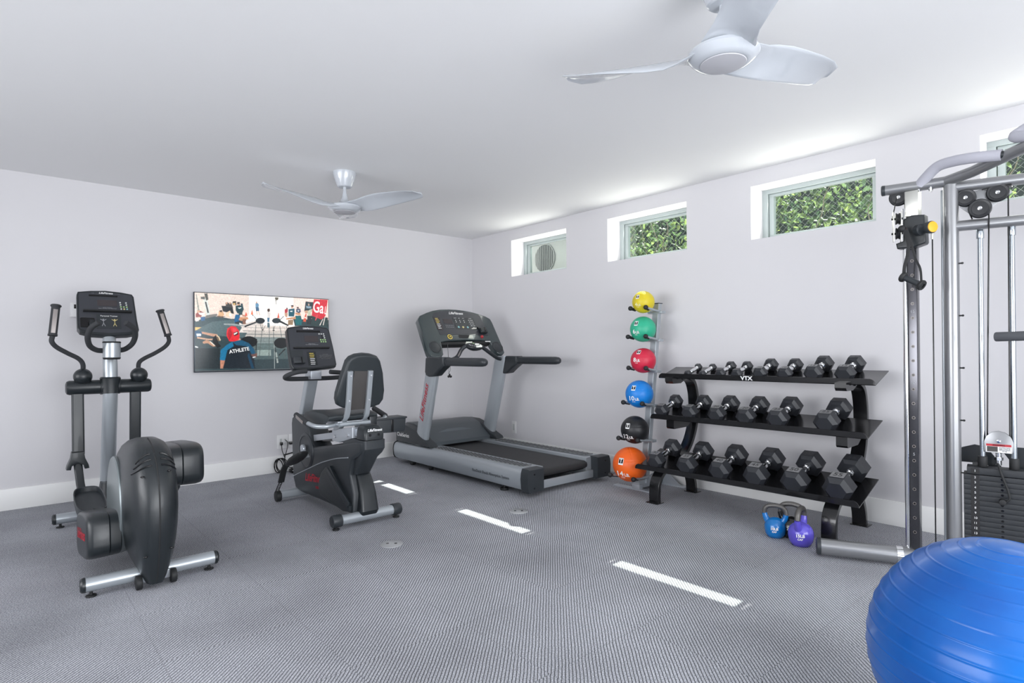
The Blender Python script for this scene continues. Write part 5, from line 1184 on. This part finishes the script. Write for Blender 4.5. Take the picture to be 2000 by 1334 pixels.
for k in range(16): ho.cyl(ST + SN * .0565 + SU * .012 + Vector((0, 0, .532 - k * .0268)), ST + SN * .0582 + SU * .012 + Vector((0, 0, .532 - k * .0268)), .0062, 10)
ho.build('pin_holes', M['black'], cm_)
MB().cyl(ST + Vector((0, 0, .60)), ST + Vector((0, 0, .665)), .013, 16).cyl(ST + Vector((0, 0, .625)), ST + Vector((0, 0, .64)), .019, 6).build('lifting_bolt', M['chrome'], cm_)
ar = [(-.056, 0), (.056, 0), (.060, .01), (.060, .055), (.050, .085), (.028, .105), (0, .112), (-.028, .105), (-.050, .085), (-.060, .055), (-.060, .01)]
hb = MB().prism(ar, ST + SN * .020 + Vector((0, 0, .665)), SU, (0, 0, 1), .006, .001).prism(ar, ST - SN * .016 + Vector((0, 0, .665)), SU, (0, 0, 1), .006, .001).build('pulley_housing', M['silver2'], cm_)
MB().lathe([(.054, -.012), (.054, .012), (0, .012)], ST + Vector((0, 0, .715)), SN, 32).build('pulley_wheel', M['pulley'], cm_)
MB().lathe([(.010, 0), (.009, .005), (0, .006)], ST + SN * .021 + Vector((0, 0, .727)), SN, 16).build('axle_bolt', M['chrome'], hb)
def flat(o, w, h, m, n, par, e=.0006): return MB().prism(rrect(w, h, .001), o, SU, (0, 0, 1), e).build(n, M[m], par)
wl = flat(ST + SN * .0212 + Vector((0, 0, .689)), .104, .044, 'whitetxt', 'warning_label', hb)
flat(ST + SN * .0216 + Vector((0, 0, .705)), .102, .012, 'redp', 'label_header', wl)
flat(ST + SN * .0216 - SU * .026 + Vector((0, 0, .684)), .044, .028, 'brownpan', 'label_picture', wl)
text('WARNING', ST + SN * .0222 + Vector((0, 0, .705)), SU, (0, 0, 1), .0105, M['black'], wl)
text('MOVING PARTS\nKEEP CLEAR OF\nWEIGHT STACK\nIN USE', ST + SN * .0219 + SU * .024 + Vector((0, 0, .684)), SU, (0, 0, 1), .0065, M['black'], wl)
# selector pin with its cord
MB().tube([ST + SN * .05 + Vector((0, 0, .615)) - SU * .004, ST + SN * .075 + Vector((0, 0, .56)) + SU * .010, ST + SN * .078 + Vector((0, 0, .49)) + SU * .032, ST + SN * .080 + Vector((0, 0, .445)) + SU * .040, ST + SN * .078 + Vector((0, 0, .425)) + SU * .028], .0055, 10, smooth=6).build('selector_cord', M['rubber'], cm_)
MB().cyl(ST + SN * .060 + SU * .012 + Vector((0, 0, .422)), ST + SN * .095 + SU * .012 + Vector((0, 0, .422)), .015, 18, bev=.003).build('selector_pin', M['rubber'], cm_)
# dark shrouds behind the stack
MB().prism([(-.20, .0), (-.19, .04), (-.155, .08), (-.10, .10), (-.05, .09), (.0, .02), (.02, -.03), (-.02, -.04), (-.05, .0)], ST - SN * .10 + Vector((0, 0, .585)), SU, (0, 0, 1), .012).prism([(.0, .10), (.17, .10), (.17, -.02), (.09, -.04)], ST - SN * .10 + Vector((0, 0, .585)), SU, (0, 0, 1), .012).box(-.66, -.62, -5.34, -5.32, .54, .60).build('rear_guard', M['plastic'], cm_)
# padded arm reaching in from the right
MB().cyl((-.96, -5.470, 1.270), (-1.02, -5.80, 1.275), .023, 20, bev=.006).build('padded_arm', M['foamk2'], cm_)
# strap handle hung on the carriage
dh = thing('strap_handle', (-.91, -5.12, 1.60), 'black stirrup handle hanging by its strap from the pulley carriage', 'cable handle')
h0, h1 = Vector((-.925, -5.080, 1.603)), Vector((-.945, -5.165, 1.552))
MB().cyl(h0, h1, .0165, 20).build('grip', M['plastic2'], dh)
for a, b in ((h0, h0 - h1), (h1, h1 - h0)):
    MB().lathe([(.020, -.010), (.027, -.004), (.029, .004), (.026, .010), (.012, .011), (.012, .004), (0, .004)], a, b, 24).build('end_disc', M['rubber'], dh)
MB().bar([(-.915, -5.105, 1.80), (-.922, -5.098, 1.72), (-.928, -5.086, 1.66), h0 + Vector((0, 0, .0))], rrect(.016, .005, .001), up=(-1, 0, 0), smooth=4).bar([(-.915, -5.112, 1.80), (-.925, -5.135, 1.70), (-.94, -5.160, 1.64), (-.945, -5.166, 1.57)], rrect(.011, .005, .001), up=(-1, 0, 0), smooth=4).bar([(-.905, -5.085, 1.865), (-.912, -5.098, 1.82), (-.915, -5.108, 1.78)], rrect(.026, .006, .002), up=(-1, 0, 0), smooth=4).build('strap', M['rubber'], dh)

# ------------------------------------------------------------------ light
W = bpy.data.worlds.new('sky'); bpy.context.scene.world = W; W.use_nodes = True
wn = W.node_tree; bg = wn.nodes['Background']
sk = wn.nodes.new('ShaderNodeTexSky'); sk.sky_type = 'HOSEK_WILKIE'; sk.turbidity = 3.0
sk.sun_direction = Vector((1, .03, 1.13)).normalized()
wn.links.new(sk.outputs['Color'], bg.inputs['Color']); bg.inputs['Strength'].default_value = 1.7
def lamp(name, kind, loc, rot, energy, color=(1, 1, 1), **kw):
    l = bpy.data.lights.new(name, kind); l.energy = energy; l.color = color
    for k, v in kw.items(): setattr(l, k, v)
    o = bpy.data.objects.new(name, l); C.objects.link(o); o.location = loc; o.rotation_euler = rot; return o
sd = Vector((1, .035, 1.10)).normalized()
so = lamp('sun', 'SUN', (6, -3, 8), (0, 0, 0), 17, (1, .98, .9), angle=math.radians(.4))
so.rotation_euler = sd.to_track_quat('Z', 'Y').to_euler()
lamp('back_fill_light', 'AREA', (-3.1, YW + .15, 1.35), (math.radians(93), 0, 0), 122, (.95, .965, 1), shape='RECTANGLE', size=4.2, size_y=2.1, spread=math.radians(140))  # area fill added behind the camera, standing in for unseen openings
lamp('side_fill_light', 'AREA', (XW + .15, -3.4, 1.5), (0, math.radians(-93), 0), 66, (.95, .965, 1), shape='RECTANGLE', size=1.8, size_y=4.6, spread=math.radians(100))  # added fill before the plain side wall, standing in for unseen windows
lamp('ceiling_fill_light', 'AREA', (-4.7, -8.1, .9), (math.radians(140), 0, 0), 125, (.95, .97, 1), shape='RECTANGLE', size=3.2, size_y=2.4)  # unseen uplight added to brighten the ceiling
for i, (a, b) in enumerate(WINS):
    lamp('window_daylight', 'AREA', (.195, (a + b) / 2, (WZ0 + WZ1) / 2 - .02), (0, math.radians(100), 0), 3.6, (1, 1, .93), shape='RECTANGLE', size=.30, size_y=.8)

# ------------------------------------------------------------------ camera
yaw, pitch, roll, fpx, sy = .85264, .00462, -.0078, 1138.56, 13.02
Fw = Vector((math.cos(yaw) * math.cos(pitch), math.sin(yaw) * math.cos(pitch), math.sin(pitch)))
Rt = Vector((math.sin(yaw), -math.cos(yaw), 0)); Up = Rt.cross(Fw)
c_, s_ = math.cos(roll), math.sin(roll); R2 = Rt * c_ + Up * s_; U2 = -Rt * s_ + Up * c_
cam = bpy.data.cameras.new('camera'); cam.sensor_width = 36; cam.lens = fpx * 36 / 2000; cam.shift_y = sy / 2000; cam.clip_start = .05
co_ = bpy.data.objects.new('camera', cam); C.objects.link(co_)
Mx = Matrix((R2, U2, -Fw)).transposed().to_4x4(); Mx.translation = Vector((-4.61224, -6.06183, 1.22)); co_.matrix_world = Mx
sc = bpy.context.scene; sc.camera = co_
sc.view_settings.view_transform = 'Standard'; sc.view_settings.look = 'None'; sc.view_settings.exposure = 0.07
sc.cycles.max_bounces = 7; sc.cycles.diffuse_bounces = 4; sc.cycles.glossy_bounces = 4; sc.cycles.transparent_max_bounces = 12
sc.cycles.sample_clamp_indirect = 6; sc.cycles.use_denoising = True
